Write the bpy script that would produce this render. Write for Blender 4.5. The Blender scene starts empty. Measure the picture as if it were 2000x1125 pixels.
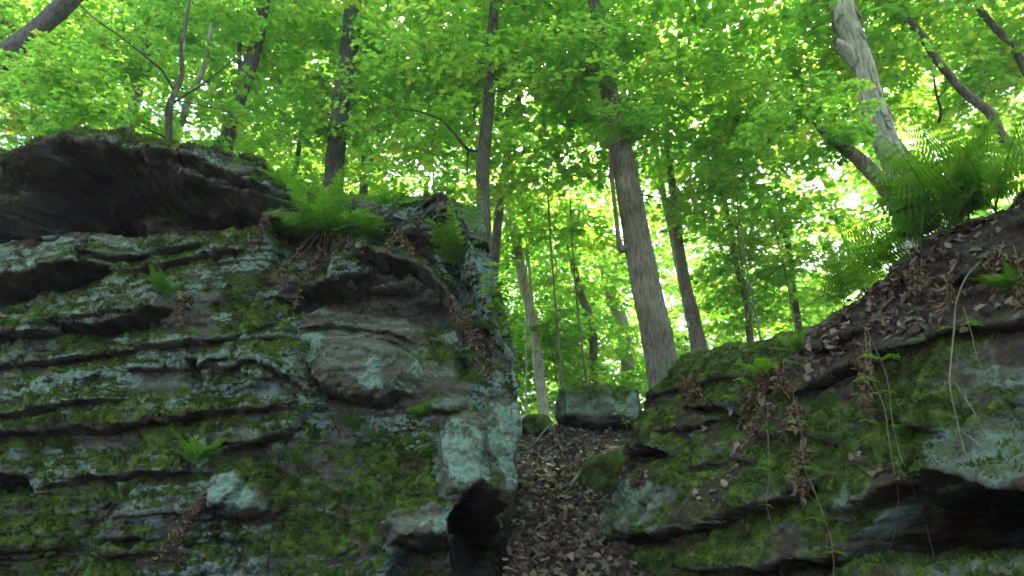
import bpy, math, random
import numpy as np
from mathutils import Vector, Matrix
R = math.radians
random.seed(7); rng = np.random.default_rng(7)
scene = bpy.context.scene
C = scene.collection

# ------------------------------------------------------------------ camera, sky, sun, exposure
CAM = np.array((0.0, 0.0, 1.3)); PITCH = R(22); F = 2000 * 24 / 36.0
cam_d = bpy.data.cameras.new('camera'); cam_d.lens = 24; cam_d.sensor_width = 36
cam_d.dof.use_dof = True; cam_d.dof.focus_distance = 4.6; cam_d.dof.aperture_fstop = 2.6
cam_d.clip_start = 0.05; cam_d.clip_end = 2000
cam = bpy.data.objects.new('camera', cam_d); C.objects.link(cam)
cam.location = CAM; cam.rotation_euler = (R(90) + PITCH, 0, 0)
scene.camera = cam
SUN_EL, SUN_AZ = R(52), R(14)
world = bpy.data.worlds.new('World'); scene.world = world; world.use_nodes = True
wn = world.node_tree.nodes; wl = world.node_tree.links
bg = wn['Background']; sky = wn.new('ShaderNodeTexSky'); sky.sky_type = 'NISHITA'; sky.sun_disc = False
sky.sun_elevation = SUN_EL; sky.sun_rotation = SUN_AZ; sky.air_density = 1.0; sky.dust_density = 2.5; sky.ozone_density = 1.0
wl.new(sky.outputs[0], bg.inputs[0]); bg.inputs[1].default_value = 0.14
sun_d = bpy.data.lights.new('sun', 'SUN'); sun_d.energy = 5.0; sun_d.angle = R(0.5); sun_d.color = (1.0, 0.93, 0.80)
sun = bpy.data.objects.new('sun', sun_d); C.objects.link(sun)
sdir = Vector((math.sin(SUN_AZ) * math.cos(SUN_EL), math.cos(SUN_AZ) * math.cos(SUN_EL), math.sin(SUN_EL)))
sun.rotation_euler = sdir.to_track_quat('Z', 'Y').to_euler(); sun.location = (0, 0, 30)
vs = scene.view_settings; vs.view_transform = 'Standard'; vs.look = 'None'; vs.gamma = 1.0; vs.exposure = 2.85
vs.use_curve_mapping = False
cy = scene.cycles
cy.use_denoising = True; cy.max_bounces = 8; cy.diffuse_bounces = 4; cy.glossy_bounces = 2; cy.transmission_bounces = 6
cy.transparent_max_bounces = 4; cy.caustics_reflective = False; cy.caustics_refractive = False; cy.sample_clamp_indirect = 6.0
cy.filter_width = 1.6
scene.render.use_persistent_data = False

# ------------------------------------------------------------------ helpers
cP, sP = math.cos(PITCH), math.sin(PITCH)
def ray(px, py):
    u = (px - 1000.0) / F; v = (562.5 - py) / F
    return np.array((u, cP - v * sP, sP + v * cP))
def at(px, py, Y):                       # the point of that sight line on the upright plane y = Y
    d = ray(px, py); return CAM + d * ((Y - CAM[1]) / d[1])
def project(P):                          # world points -> photo pixels and depth
    q = P - CAM
    dep = q[..., 1] * cP + q[..., 2] * sP
    dd = np.where(np.abs(dep) < 1e-4, 1e-4, dep)
    up = -q[..., 1] * sP + q[..., 2] * cP
    return 1000 + F * q[..., 0] / dd, 562.5 - F * up / dd, dep
def sstep(a, b, x):
    t = np.clip((x - a) / (b - a), 0, 1); return t * t * (3 - 2 * t)
_pr = np.random.default_rng(11); PERM = np.concatenate([_pr.permutation(256)] * 3)
GR = _pr.normal(size=(256, 3)); GR /= np.linalg.norm(GR, axis=1)[:, None]
def noise(P, seed=0):                    # gradient noise, about -1..1
    P = np.asarray(P, float) + seed * 17.31
    i = np.floor(P).astype(np.int64); f = P - i; i &= 255
    w = f * f * f * (f * (f * 6 - 15) + 10)
    out = 0
    for dx in (0, 1):
        hx = PERM[i[..., 0] + dx]
        wx = w[..., 0] if dx else 1 - w[..., 0]
        for dy in (0, 1):
            hy = PERM[hx + i[..., 1] + dy]
            wy = w[..., 1] if dy else 1 - w[..., 1]
            for dz in (0, 1):
                g = GR[PERM[hy + i[..., 2] + dz] & 255]
                wz = w[..., 2] if dz else 1 - w[..., 2]
                out = out + wx * wy * wz * (g[..., 0] * (f[..., 0] - dx) + g[..., 1] * (f[..., 1] - dy) + g[..., 2] * (f[..., 2] - dz))
    return out * 1.6
def fbm(P, octs=4, seed=0, gain=0.5):
    P = np.asarray(P, float); s = 0; a = 1.0; k = 1.0
    for o in range(octs):
        s = s + a * noise(P * k, seed + o); a *= gain; k *= 2.03
    return s
def mesh_np(name, V, Fc, mats=(), smooth=True, attrs=None, midx=None):
    V = np.ascontiguousarray(V, np.float32); Fc = np.ascontiguousarray(Fc, np.int32)
    m = bpy.data.meshes.new(name); n, k = Fc.shape
    m.vertices.add(len(V)); m.vertices.foreach_set('co', V.ravel())
    m.loops.add(n * k); m.loops.foreach_set('vertex_index', Fc.ravel())
    m.polygons.add(n); m.polygons.foreach_set('loop_start', np.arange(0, n * k, k, dtype=np.int32))
    try: m.polygons.foreach_set('loop_total', np.full(n, k, np.int32))
    except Exception: pass
    m.polygons.foreach_set('use_smooth', np.full(n, smooth, bool))
    for mt in mats: m.materials.append(mt)
    if midx is not None: m.polygons.foreach_set('material_index', np.ascontiguousarray(midx, np.int32))
    for nm, arr in (attrs or {}).items():
        m.attributes.new(nm, 'FLOAT', 'POINT').data.foreach_set('value', np.ascontiguousarray(arr, np.float32))
    m.update(calc_edges=True)
    return m
def link(name, data, parent=None, loc=None):
    o = bpy.data.objects.new(name, data); C.objects.link(o)
    if parent is not None: o.parent = parent
    if loc is not None: o.location = loc
    return o
def tag(o, label=None, cat=None, group=None, kind=None):
    if label: o['label'] = label
    if cat: o['category'] = cat
    if group: o['group'] = group
    if kind: o['kind'] = kind
    return o
def thing(name, label, cat, loc=(0, 0, 0), group=None):
    return tag(link(name, None, loc=tuple(loc)), label, cat, group)
def tubes(paths, ns=8):                  # [(points, radii)] -> verts, quads ; every path a tapered tube
    VV, FF, off = [], [], 0
    for pts, rad in paths:
        pts = np.asarray(pts, float); n = len(pts); rad = np.broadcast_to(np.asarray(rad, float), (n,))
        T = np.gradient(pts, axis=0); T /= np.linalg.norm(T, axis=1)[:, None] + 1e-9
        ref = np.array((0.0, 1.0, 0.0)) if abs(T[:, 1]).mean() < 0.8 else np.array((1.0, 0, 0))
        A = np.cross(T, ref); A /= np.linalg.norm(A, axis=1)[:, None] + 1e-9
        B = np.cross(T, A)
        ang = np.arange(ns) * 2 * np.pi / ns
        ring = pts[:, None] + rad[:, None, None] * (A[:, None] * np.cos(ang)[None, :, None] + B[:, None] * np.sin(ang)[None, :, None])
        VV.append(ring.reshape(-1, 3))
        i = np.arange(n - 1)[:, None] * ns; j = np.arange(ns)[None]; j2 = (j + 1) % ns
        FF.append(np.stack([i + j, i + j2, i + ns + j2, i + ns + j], -1).reshape(-1, 4) + off); off += n * ns
    return np.concatenate(VV), np.concatenate(FF)
def spline(pts, n):                      # smooth resampling of a polyline (Catmull-Rom)
    P = np.asarray(pts, float); P = np.vstack([2 * P[0] - P[1], P, 2 * P[-1] - P[-2]])
    m = len(P) - 3; t = np.linspace(0, m, n); k = np.minimum(t.astype(int), m - 1); f = (t - k)[:, None]
    a, b, c, d = P[k], P[k + 1], P[k + 2], P[k + 3]
    return 0.5 * (2 * b + (c - a) * f + (2 * a - 5 * b + 4 * c - d) * f ** 2 + (3 * b - a - 3 * c + d) * f ** 3)

# ------------------------------------------------------------------ materials
def mat(name):
    m = bpy.data.materials.new(name); m.use_nodes = True
    return m, m.node_tree.nodes, m.node_tree.links, m.node_tree.nodes['Principled BSDF']
def nd(ns, t, **kw):
    n = ns.new(t)
    for k, v in kw.items():
        if k in ('blend_type', 'data_type', 'operation', 'noise_dimensions', 'attribute_name', 'feature', 'distance', 'clamp_factor'): setattr(n, k, v)
        else: n.inputs[k].default_value = v
    return n
def ramp(ns, stops):
    r = ns.new('ShaderNodeValToRGB'); e = r.color_ramp.elements
    while len(e) < len(stops): e.new(0.5)
    for q, (p, c) in zip(e, stops): q.position = p; q.color = (*c, 1) if len(c) == 3 else c
    return r
def mixc(ns, ls, fac, a, b, bt='MIX'):
    m = ns.new('ShaderNodeMix'); m.data_type = 'RGBA'; m.blend_type = bt
    for s, v in ((m.inputs[0], fac), (m.inputs[6], a), (m.inputs[7], b)):
        if hasattr(v, 'is_linked'): ls.new(v, s)
        else: s.default_value = v if not isinstance(v, tuple) else (*v, 1)
    return m.outputs[2]
def rock_material(name, brown, grey):
    m, ns, ls, p = mat(name)
    tc = ns.new('ShaderNodeTexCoord').outputs['Object']
    mp = ns.new('ShaderNodeMapping'); mp.inputs['Scale'].default_value = (1.2, 1.2, 5.0); ls.new(tc, mp.inputs[0])
    n1 = nd(ns, 'ShaderNodeTexNoise', Scale=3.0, Detail=8, Roughness=0.62); ls.new(mp.outputs[0], n1.inputs['Vector'])
    n2 = nd(ns, 'ShaderNodeTexNoise', Scale=38, Detail=6, Roughness=0.7); ls.new(tc, n2.inputs['Vector'])
    n3 = nd(ns, 'ShaderNodeTexNoise', Scale=140, Detail=3, Roughness=0.6); ls.new(tc, n3.inputs['Vector'])
    base = ramp(ns, [(0.3, tuple(c * 0.45 for c in brown)), (0.5, brown), (0.72, grey)]); ls.new(n1.outputs[0], base.inputs[0])
    sp = ramp(ns, [(0.35, (0.45, 0.45, 0.45)), (0.62, (1.15, 1.15, 1.15))]); ls.new(n2.outputs[0], sp.inputs[0])
    col = mixc(ns, ls, 0.75, base.outputs[0], sp.outputs[0], 'MULTIPLY')
    def masked(attr, lo, hi, amt, src, tex=None):
        a = ns.new('ShaderNodeAttribute'); a.attribute_name = attr
        t = ns.new('ShaderNodeMath'); t.operation = 'SUBTRACT'; ls.new((tex or n2).outputs[0], t.inputs[0]); t.inputs[1].default_value = 0.5
        t2 = ns.new('ShaderNodeMath'); t2.operation = 'MULTIPLY_ADD'; ls.new(t.outputs[0], t2.inputs[0]); t2.inputs[1].default_value = amt; ls.new(a.outputs['Fac'], t2.inputs[2])
        mr = ns.new('ShaderNodeMapRange'); mr.interpolation_type = 'SMOOTHSTEP'; ls.new(t2.outputs[0], mr.inputs[0]); mr.inputs[1].default_value = lo; mr.inputs[2].default_value = hi
        return mr.outputs[0]
    # crustose lichen
    lc = ramp(ns, [(0.3, (0.085, 0.115, 0.098)), (0.5, (0.17, 0.225, 0.195)), (0.7, (0.235, 0.29, 0.255))]); ls.new(n2.outputs[0], lc.inputs[0])
    vo = nd(ns, 'ShaderNodeTexVoronoi', Scale=11.0, Randomness=1.0); nw = ns.new('ShaderNodeVectorMath'); nw.operation = 'MULTIPLY_ADD'; ls.new(n2.outputs[1], nw.inputs[0]); nw.inputs[1].default_value = (0.06, 0.06, 0.06); ls.new(tc, nw.inputs[2]); ls.new(nw.outputs[0], vo.inputs['Vector'])
    vm = ns.new('ShaderNodeMath'); vm.operation = 'MULTIPLY_ADD'; ls.new(vo.outputs['Distance'], vm.inputs[0]); vm.inputs[1].default_value = -0.38; ls.new(n2.outputs[0], vm.inputs[2])
    vm2 = ns.new('ShaderNodeMath'); vm2.operation = 'ADD'; ls.new(vm.outputs[0], vm2.inputs[0]); vm2.inputs[1].default_value = 0.14
    fl = masked('lichen', 0.34, 0.78, 0.85, lc, vm2)
    col = mixc(ns, ls, fl, col, lc.outputs[0])
    # soil; also darkens the right bank's hollows in place of shade
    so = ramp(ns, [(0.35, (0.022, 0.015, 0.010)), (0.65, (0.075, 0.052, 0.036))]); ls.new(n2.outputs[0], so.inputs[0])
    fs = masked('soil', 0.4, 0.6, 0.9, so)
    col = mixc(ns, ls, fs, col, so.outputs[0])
    # moss
    n4 = nd(ns, 'ShaderNodeTexNoise', Scale=9, Detail=6, Roughness=0.7); ls.new(tc, n4.inputs['Vector'])
    mo = ramp(ns, [(0.30, (0.020, 0.016, 0.006)), (0.44, (0.030, 0.036, 0.007)), (0.55, (0.062, 0.088, 0.013)), (0.72, (0.118, 0.152, 0.021))]); ls.new(n4.outputs[0], mo.inputs[0])
    fm = masked('moss', 0.40, 0.60, 1.0, mo)
    col = mixc(ns, ls, fm, col, mo.outputs[0])
    ls.new(col, p.inputs['Base Color']); p.inputs['Roughness'].default_value = 0.9; p.inputs['Specular IOR Level'].default_value = 0.25
    ad = ns.new('ShaderNodeMath'); ad.operation = 'MULTIPLY_ADD'; ls.new(n3.outputs[0], ad.inputs[0]); ad.inputs[1].default_value = 0.35; ls.new(n2.outputs[0], ad.inputs[2])
    bu = nd(ns, 'ShaderNodeBump', Strength=0.75, Distance=0.02); ls.new(ad.outputs[0], bu.inputs['Height']); ls.new(bu.outputs[0], p.inputs['Normal'])
    return m
M_ROCK = rock_material('sandstone', (0.105, 0.092, 0.070), (0.18, 0.20, 0.175))
def leafy(name, stops, trans, tw=0.6, rough=0.5):
    m, ns, ls, p = mat(name)
    a = ns.new('ShaderNodeAttribute'); a.attribute_name = 'tint'
    r = ramp(ns, stops); ls.new(a.outputs['Fac'], r.inputs[0])
    rt = ramp(ns, trans); ls.new(a.outputs['Fac'], rt.inputs[0])
    ls.new(r.outputs[0], p.inputs['Base Color']); p.inputs['Roughness'].default_value = rough; p.inputs['Specular IOR Level'].default_value = 0.3
    tr = ns.new('ShaderNodeBsdfTranslucent'); ls.new(rt.outputs[0], tr.inputs[0])
    mx = ns.new('ShaderNodeMixShader'); mx.inputs[0].default_value = tw
    ls.new(p.outputs[0], mx.inputs[1]); ls.new(tr.outputs[0], mx.inputs[2]); ls.new(mx.outputs[0], ns['Material Output'].inputs[0])
    return m
M_LEAF = leafy('maple_leaf', [(0, (0.035, 0.085, 0.010)), (0.5, (0.055, 0.12, 0.012)), (1, (0.09, 0.13, 0.015))],
               [(0, (0.22, 0.50, 0.05)), (0.6, (0.39, 0.67, 0.065)), (1, (0.74, 0.78, 0.10))], 0.75)
M_FERN = leafy('fern_green', [(0, (0.03, 0.085, 0.012)), (0.6, (0.055, 0.125, 0.014)), (1, (0.09, 0.14, 0.016))],
               [(0, (0.10, 0.30, 0.015)), (1, (0.30, 0.52, 0.03))], 0.45)
M_MOSS = leafy('moss_shoots', [(0, (0.035, 0.030, 0.009)), (0.3, (0.04, 0.055, 0.008)), (0.6, (0.076, 0.122, 0.015)), (1, (0.138, 0.188, 0.025))],
               [(0, (0.06, 0.09, 0.01)), (1, (0.2, 0.26, 0.02))], 0.3, 0.7)
M_DEAD = leafy('dry_leaf', [(0, (0.055, 0.036, 0.029)), (0.45, (0.165, 0.108, 0.085)), (0.8, (0.27, 0.195, 0.16)), (1, (0.42, 0.34, 0.28))],
               [(0, (0.06, 0.03, 0.015)), (1, (0.2, 0.11, 0.05))], 0.12, 0.6)
M_DRY = leafy('dead_frond', [(0, (0.06, 0.032, 0.020)), (0.6, (0.15, 0.085, 0.055)), (1, (0.26, 0.18, 0.12))], [(0, (0.1, 0.05, 0.02)), (1, (0.2, 0.1, 0.05))], 0.15, 0.7)
def bark_material(name, dark, light, vs_=1.0, depth=0.02):
    m, ns, ls, p = mat(name)
    tc = ns.new('ShaderNodeTexCoord').outputs['Object']
    mp = ns.new('ShaderNodeMapping'); mp.inputs['Scale'].default_value = (1, 1, 0.14 / vs_); ls.new(tc, mp.inputs[0])
    n1 = nd(ns, 'ShaderNodeTexNoise', Scale=34, Detail=5, Roughness=0.65, Distortion=0.6); ls.new(mp.outputs[0], n1.inputs['Vector'])
    n2 = nd(ns, 'ShaderNodeTexNoise', Scale=3.2, Detail=4); ls.new(tc, n2.inputs['Vector'])
    r = ramp(ns, [(0.34, dark), (0.62, light)]); ls.new(n1.outputs[0], r.inputs[0])
    r2 = ramp(ns, [(0.35, (0.6, 0.62, 0.55)), (0.65, (1.1, 1.08, 1.05))]); ls.new(n2.outputs[0], r2.inputs[0])
    ls.new(mixc(ns, ls, 1.0, r.outputs[0], r2.outputs[0], 'MULTIPLY'), p.inputs['Base Color'])
    p.inputs['Roughness'].default_value = 0.9; p.inputs['Specular IOR Level'].default_value = 0.2
    bu = nd(ns, 'ShaderNodeBump', Strength=0.9, Distance=depth); ls.new(n1.outputs[0], bu.inputs['Height']); ls.new(bu.outputs[0], p.inputs['Normal'])
    return m
M_BARK = bark_material('dark_bark', (0.045, 0.036, 0.03), (0.15, 0.125, 0.10))
M_BARKL = bark_material('pale_bark', (0.20, 0.17, 0.145), (0.55, 0.50, 0.44))
M_BARKM = bark_material('grey_brown_bark', (0.075, 0.058, 0.046), (0.24, 0.195, 0.155))
M_TWIG = bark_material('twig_bark', (0.03, 0.025, 0.02), (0.09, 0.075, 0.06), 3, 0.004)
M_STICK = bark_material('weathered_wood', (0.09, 0.072, 0.062), (0.22, 0.185, 0.16), 3, 0.004)
M_VINE = leafy('vine_stem', [(0, (0.10, 0.075, 0.055)), (1, (0.17, 0.12, 0.09))], [(0, (0.1, 0.07, 0.05)), (1, (0.1, 0.07, 0.05))], 0.0)
def ground_material():
    m, ns, ls, p = mat('forest_soil')
    tc = ns.new('ShaderNodeTexCoord').outputs['Object']
    n1 = nd(ns, 'ShaderNodeTexNoise', Scale=9, Detail=8, Roughness=0.7); ls.new(tc, n1.inputs['Vector'])
    r = ramp(ns, [(0.3, (0.020, 0.014, 0.010)), (0.5, (0.055, 0.038, 0.028)), (0.72, (0.11, 0.078, 0.058))]); ls.new(n1.outputs[0], r.inputs[0])
    ls.new(r.outputs[0], p.inputs['Base Color']); p.inputs['Roughness'].default_value = 0.95
    bu = nd(ns, 'ShaderNodeBump', Strength=0.8, Distance=0.03); ls.new(n1.outputs[0], bu.inputs['Height']); ls.new(bu.outputs[0], p.inputs['Normal'])
    return m
M_GROUND = ground_material()

# ------------------------------------------------------------------ ground
_py = np.array([-60, -6, 0, 2, 4.4, 6, 8, 9.0, 9.8, 12, 20, 60, 600]); _pz = np.array([-0.6, -0.3, 0.1, 0.45, 1.12, 1.72, 2.48, 2.86, 3.12, 3.3, 3.3, 3.3, 3.3])
def ground_z(x, y):
    x = np.asarray(x, float); y = np.asarray(y, float)
    p = np.interp(y, _py, _pz)
    cl = np.interp(y, [0, 4.5, 8, 12], [0.3, 0.3, 0.62, 0.8])             # middle of the gully
    left = sstep(0.62, 1.3, cl - x) * sstep(4.6, 5.6, y); right = sstep(0.55, 1.3, x - cl - np.interp(y, [0, 3, 4.5, 6], [4.4, 3.6, 1.9, 0.4]))
    zl = 3.95 + 0.02 * np.clip(y - 5, 0, 20); zr = np.clip(2.6 + 0.30 * (x - 1.0) + 0.05 * (y - 6), 1.4, 5.2)
    far = sstep(9, 15, y); dip = 0.7 * sstep(0.36, 0.5, cl - x) * (1 - left) * sstep(3.5, 4.2, y) * (1 - sstep(6.5, 7.5, y))
    z = p - dip + left * np.maximum(zl - p, 0) * (1 - 0.5 * far) + right * np.maximum(zr - p, 0) * (1 - 0.6 * far)
    q = np.stack([x, y, np.zeros_like(x)], -1)
    return z + 0.035 * noise(q * 1.7, 3) + 0.012 * noise(q * 6, 4)
g = np.linspace(-1, 1, 221); gx = 0.6 + 4.5 * g + 420 * np.sign(g) * np.abs(g) ** 9
gy = 6.0 + 7 * g + 420 * np.sign(g) * np.abs(g) ** 9
GX, GY = np.meshgrid(gx, gy); GZ = ground_z(GX, GY); n = len(g)
ii, jj = np.meshgrid(np.arange(n - 1), np.arange(n - 1)); k = (jj * n + ii).ravel()
tag(link('ground', mesh_np('ground', np.stack([GX, GY, GZ], -1).reshape(-1, 3), np.stack([k, k + 1, k + n + 1, k + n], -1), [M_GROUND])),
    'brown forest soil of the gully floor rising between the rocks', kind='structure')

# ------------------------------------------------------------------ sculpted rock faces
class Face:
    """A rock face: plan curve along a (bent at one end), height b, relief d along the horizontal normal."""
    def __init__(s, O, S, lean, zc, bend_at, bend_R, bend_ang, sign):
        s.O = np.array(O, float); s.S = np.array(S, float) / np.hypot(*S); s.N = np.array((s.S[1], -s.S[0]))
        s.lean, s.zc, s.ba, s.bR, s.bang, s.sign = lean, zc, bend_at, bend_R, bend_ang, sign
        s.cache = {}; s.lines = {}
    def plan(s, a, b):
        ba = s.ba(b) if callable(s.ba) else s.ba
        q = (a - ba) * s.sign                                   # >0 : past the bend
        bang = s.bang(b) if callable(s.bang) else s.bang
        phi = np.clip(q / s.bR, 0, bang)
        flat = np.minimum(q, 0); arc = phi * s.bR; rest = np.maximum(q - s.bR * bang, 0)
        # local frame: e along outgoing direction, nrm outwards
        e0 = s.S * s.sign; n0 = s.N
        along = flat + s.bR * np.sin(phi) + rest * np.cos(bang)
        back = s.bR * (1 - np.cos(phi)) + rest * np.sin(bang)
        x = s.O[0] + (ba * s.sign + along) * e0[0] - back * n0[0]
        y = s.O[1] + (ba * s.sign + along) * e0[1] - back * n0[1]
        nx = n0[0] * np.cos(phi) + e0[0] * np.sin(phi); ny = n0[1] * np.cos(phi) + e0[1] * np.sin(phi)
        return x, y, nx, ny
    def P(s, a, b, d):
        x, y, nx, ny = s.plan(a, b); o = d - s.lean * (b - s.zc)
        return np.stack([x + nx * o, y + ny * o, b + 0 * a], -1)
    def lookup(s, A, B):
        s.A, s.B = np.meshgrid(np.linspace(*A, 400), np.linspace(*B, 300))
    def ab(s, px, py, d=0.0):                                   # face coordinates of a sight line, for relief d
        key = round(d, 2)
        if key not in s.cache: s.cache[key] = project(s.P(s.A, s.B, key))
        X, Y, D = s.cache[key]
        e = (X - px) ** 2 + (Y - py) ** 2 + 40 * D + 1e9 * (D < 0.3)
        i = int(np.argmin(e)); return s.A.flat[i], s.B.flat[i]
    def line(s, pts, d=0.0):
        key = (tuple(pts), round(d, 2))
        if key not in s.lines: s.lines[key] = np.array([s.ab(x, y, d) for x, y in pts])
        return s.lines[key]
def poly_sd(A, B, poly):                                        # signed distance to a polygon, positive inside
    best = np.full(A.shape, 1e9); ins = np.zeros(A.shape, bool); n = len(poly)
    for i in range(n):
        x0, y0 = poly[i]; x1, y1 = poly[(i + 1) % n]
        dx, dy = x1 - x0, y1 - y0; L = dx * dx + dy * dy + 1e-12
        t = np.clip(((A - x0) * dx + (B - y0) * dy) / L, 0, 1)
        best = np.minimum(best, (A - x0 - t * dx) ** 2 + (B - y0 - t * dy) ** 2)
        if abs(dy) > 1e-9:
            c = ((y0 > B) != (y1 > B)) & (A < dx * (B - y0) / dy + x0); ins ^= c
    return np.where(ins, 1, -1) * np.sqrt(best)
def nose(face, A, B, pts, pr, ul, uc, dl, taper=0.14):
    L = face.line(pts, max(pr, 0) * 0.6); L = L[np.argsort(L[:, 0])]
    bi = np.interp(A, L[:, 0], L[:, 1]); w = sstep(-taper * 0.6, taper, A - L[0, 0]) * sstep(-taper * 0.6, taper, L[-1, 0] - A)
    t = B - bi
    m = sstep(-0.016, 0.010, t)
    return w * ((1 - m) * -uc * np.exp(np.minimum(t, 0) / dl) + m * pr * np.exp(-np.maximum(t, 0) / ul))
def region(face, A, B, pts, soft, d=0.0):
    L = face.line(pts, d); out = np.zeros(A.shape); lo = L.min(0) - soft; hi = L.max(0) + soft
    m = (A > lo[0]) & (A < hi[0]) & (B > lo[1]) & (B < hi[1])
    out[m] = sstep(-soft, soft, poly_sd(A[m], B[m], L))
    return out
def grid_faces(nr, nc):
    ii, jj = np.meshgrid(np.arange(nc - 1), np.arange(nr - 1)); k = (jj * nc + ii).ravel()
    return np.stack([k, k + 1, k + nc + 1, k + nc], -1)
def grid_normals(P):
    du = np.gradient(P, axis=1); dv = np.gradient(P, axis=0); n = np.cross(du, dv)
    return n / (np.linalg.norm(n, axis=-1)[..., None] + 1e-12)
SURF = []                                                        # (points, normals, px, py, depth) for planting things on the rock
def hit(px, py, r=7):
    best = None
    for P, N, X, Y, D in SURF:
        m = np.where((np.abs(X - px) < r) & (np.abs(Y - py) < r) & (D > 0.5))[0]
        if len(m):
            i = m[np.argmin(D[m] + 0.004 * np.hypot(X[m] - px, Y[m] - py))]
            if best is None or D[i] < best[2]: best = (P[i], N[i], D[i])
    if best is None: return hit(px, py, r * 2)
    return best
def build_rock(root, face, avals, b0, top, relief, masks, inward, nplat, plat_len, parts, rise, nv, caves=()):
    """rows run up the face from b0 to the skyline top(a), then back over the top"""
    a = np.asarray(avals); nc = len(a)
    tp = top(a); v = np.linspace(0, 1, nv)[:, None]
    A = np.broadcast_to(a, (nv, nc)); B = b0 + v * (tp[None] - b0)
    base = face.P(A, B, 0 * A)
    d = relief(A, B, base)
    edge = sstep(0.0, 0.10, tp[None] - B); d = d - 0.05 * (1 - edge)
    P = face.P(A, B, d)
    for poly, dx, dy, soft in caves:
        Aq = A + 0.03 * noise(base * 6, 41); m = region(face, Aq, B, poly, soft)[..., None]; P = P + m * np.array((dx, dy, 0.0))
    k = (np.linspace(0, 1, nplat + 1)[1:] ** 1.7)[:, None]
    back = np.broadcast_to(P[-1], (nplat, nc, 3)).copy()
    back[..., 0] += inward[0] * plat_len * k; back[..., 1] += inward[1] * plat_len * k
    back[..., 2] += rise * plat_len * k + 0.07 * (1 - np.exp(-k * 25))
    back[..., 2] += 0.10 * noise(back * 1.4, 21) * np.minimum(k * 8, 1) + 0.03 * noise(back * 6, 22) * np.minimum(k * 8, 1)
    P = np.concatenate([P, back]); A2 = np.concatenate([A, np.broadcast_to(a, (nplat, nc))]); B2 = np.concatenate([B, np.broadcast_to(tp + 0.05, (nplat, nc))])
    Nn = grid_normals(P); fl0 = np.sign((Nn[..., 1] * face.plan(A2, B2)[3]).mean())
    P = P + fl0 * Nn * (0.022 * fbm(P * 7, 3, 25) + 0.007 * fbm(P * 27, 2, 28))[..., None]
    Nn = grid_normals(P); plan_n = face.plan(A2, B2)
    flip = np.sign((Nn[..., 0] * plan_n[2] + Nn[..., 1] * plan_n[3] + Nn[..., 2] * 0.4).mean()); Nn = Nn * flip
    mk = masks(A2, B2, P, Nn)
    # moss thickens the stone
    P = P + Nn * (mk['moss'] * (0.012 + 0.030 * np.abs(noise(P * 17, 31)) + 0.026 * noise(P * 8, 32)))[..., None]
    nr = P.shape[0]; Fc = grid_faces(nr, nc)
    if flip < 0: Fc = Fc[:, ::-1]
    X, Y, D = project(P); SURF.append((P.reshape(-1, 3), Nn.reshape(-1, 3), X.ravel(), Y.ravel(), D.ravel()))
    pid = parts(A2, B2)[:-1, :-1].ravel(); flatP = P.reshape(-1, 3); mk = {q: w.reshape(-1) for q, w in mk.items()}
    base_loc = np.array(root.location)
    for i in np.unique(pid):
        f = Fc[pid == i]; u, inv = np.unique(f, return_inverse=True)
        nm = PARTNAMES[root.name][int(i)]
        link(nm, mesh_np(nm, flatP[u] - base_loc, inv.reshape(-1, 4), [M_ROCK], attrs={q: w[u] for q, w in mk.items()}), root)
    return P, Nn, mk, Fc
def moss_fur(root, P, Nn, moss, Fc, count, lo=0.008, hi=0.022):
    V = P.reshape(-1, 3); N = Nn.reshape(-1, 3); X, Y, D = project(V)
    vis = (X > -80) & (X < 2080) & (Y < 1200) & (D > 0.3)
    f = Fc[vis[Fc[:, 0]]]
    ar = np.linalg.norm(np.cross(V[f[:, 1]] - V[f[:, 0]], V[f[:, 3]] - V[f[:, 0]]), axis=1)
    cl = 0.25 + sstep(-0.1, 0.5, noise(V[f[:, 0]] * 13, 44))
    w = ar * np.clip(moss[f[:, 0]] - 0.35, 0, 1) * cl / np.maximum(D[f[:, 0]], 1.5); w /= w.sum()
    i = rng.choice(len(f), count, p=w); q = f[i]; r1, r2 = rng.random((2, count, 1))
    p = V[q[:, 0]] * (1 - r1) * (1 - r2) + V[q[:, 1]] * r1 * (1 - r2) + V[q[:, 3]] * (1 - r1) * r2 + V[q[:, 2]] * r1 * r2
    nn = N[q[:, 0]]
    dr = nn + rng.normal(size=(count, 3)) * 0.55 + np.array((0, 0, 0.15)); dr /= np.linalg.norm(dr, axis=1)[:, None]
    ln = rng.uniform(lo, hi, (count, 1)) * (0.7 + 0.6 * cl[i][:, None])
    sd = np.cross(dr, rng.normal(size=(count, 3))); sd /= np.linalg.norm(sd, axis=1)[:, None] + 1e-9
    wd = ln * 0.16 + 0.0012
    VV = np.stack([p - sd * wd - nn * 0.003, p + sd * wd - nn * 0.003, p + dr * ln + sd * wd * 0.3], 1).reshape(-1, 3) - np.array(root.location)
    tint = np.repeat(np.clip(0.42 + 0.5 * fbm(p * 5, 2, 51) + rng.normal(size=count) * 0.2, 0, 1), 3)
    tag(link('moss', mesh_np('moss', VV, np.arange(count * 3).reshape(-1, 3), [M_MOSS], False, {'tint': tint}), root), kind='stuff')
PARTNAMES = {}

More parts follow.
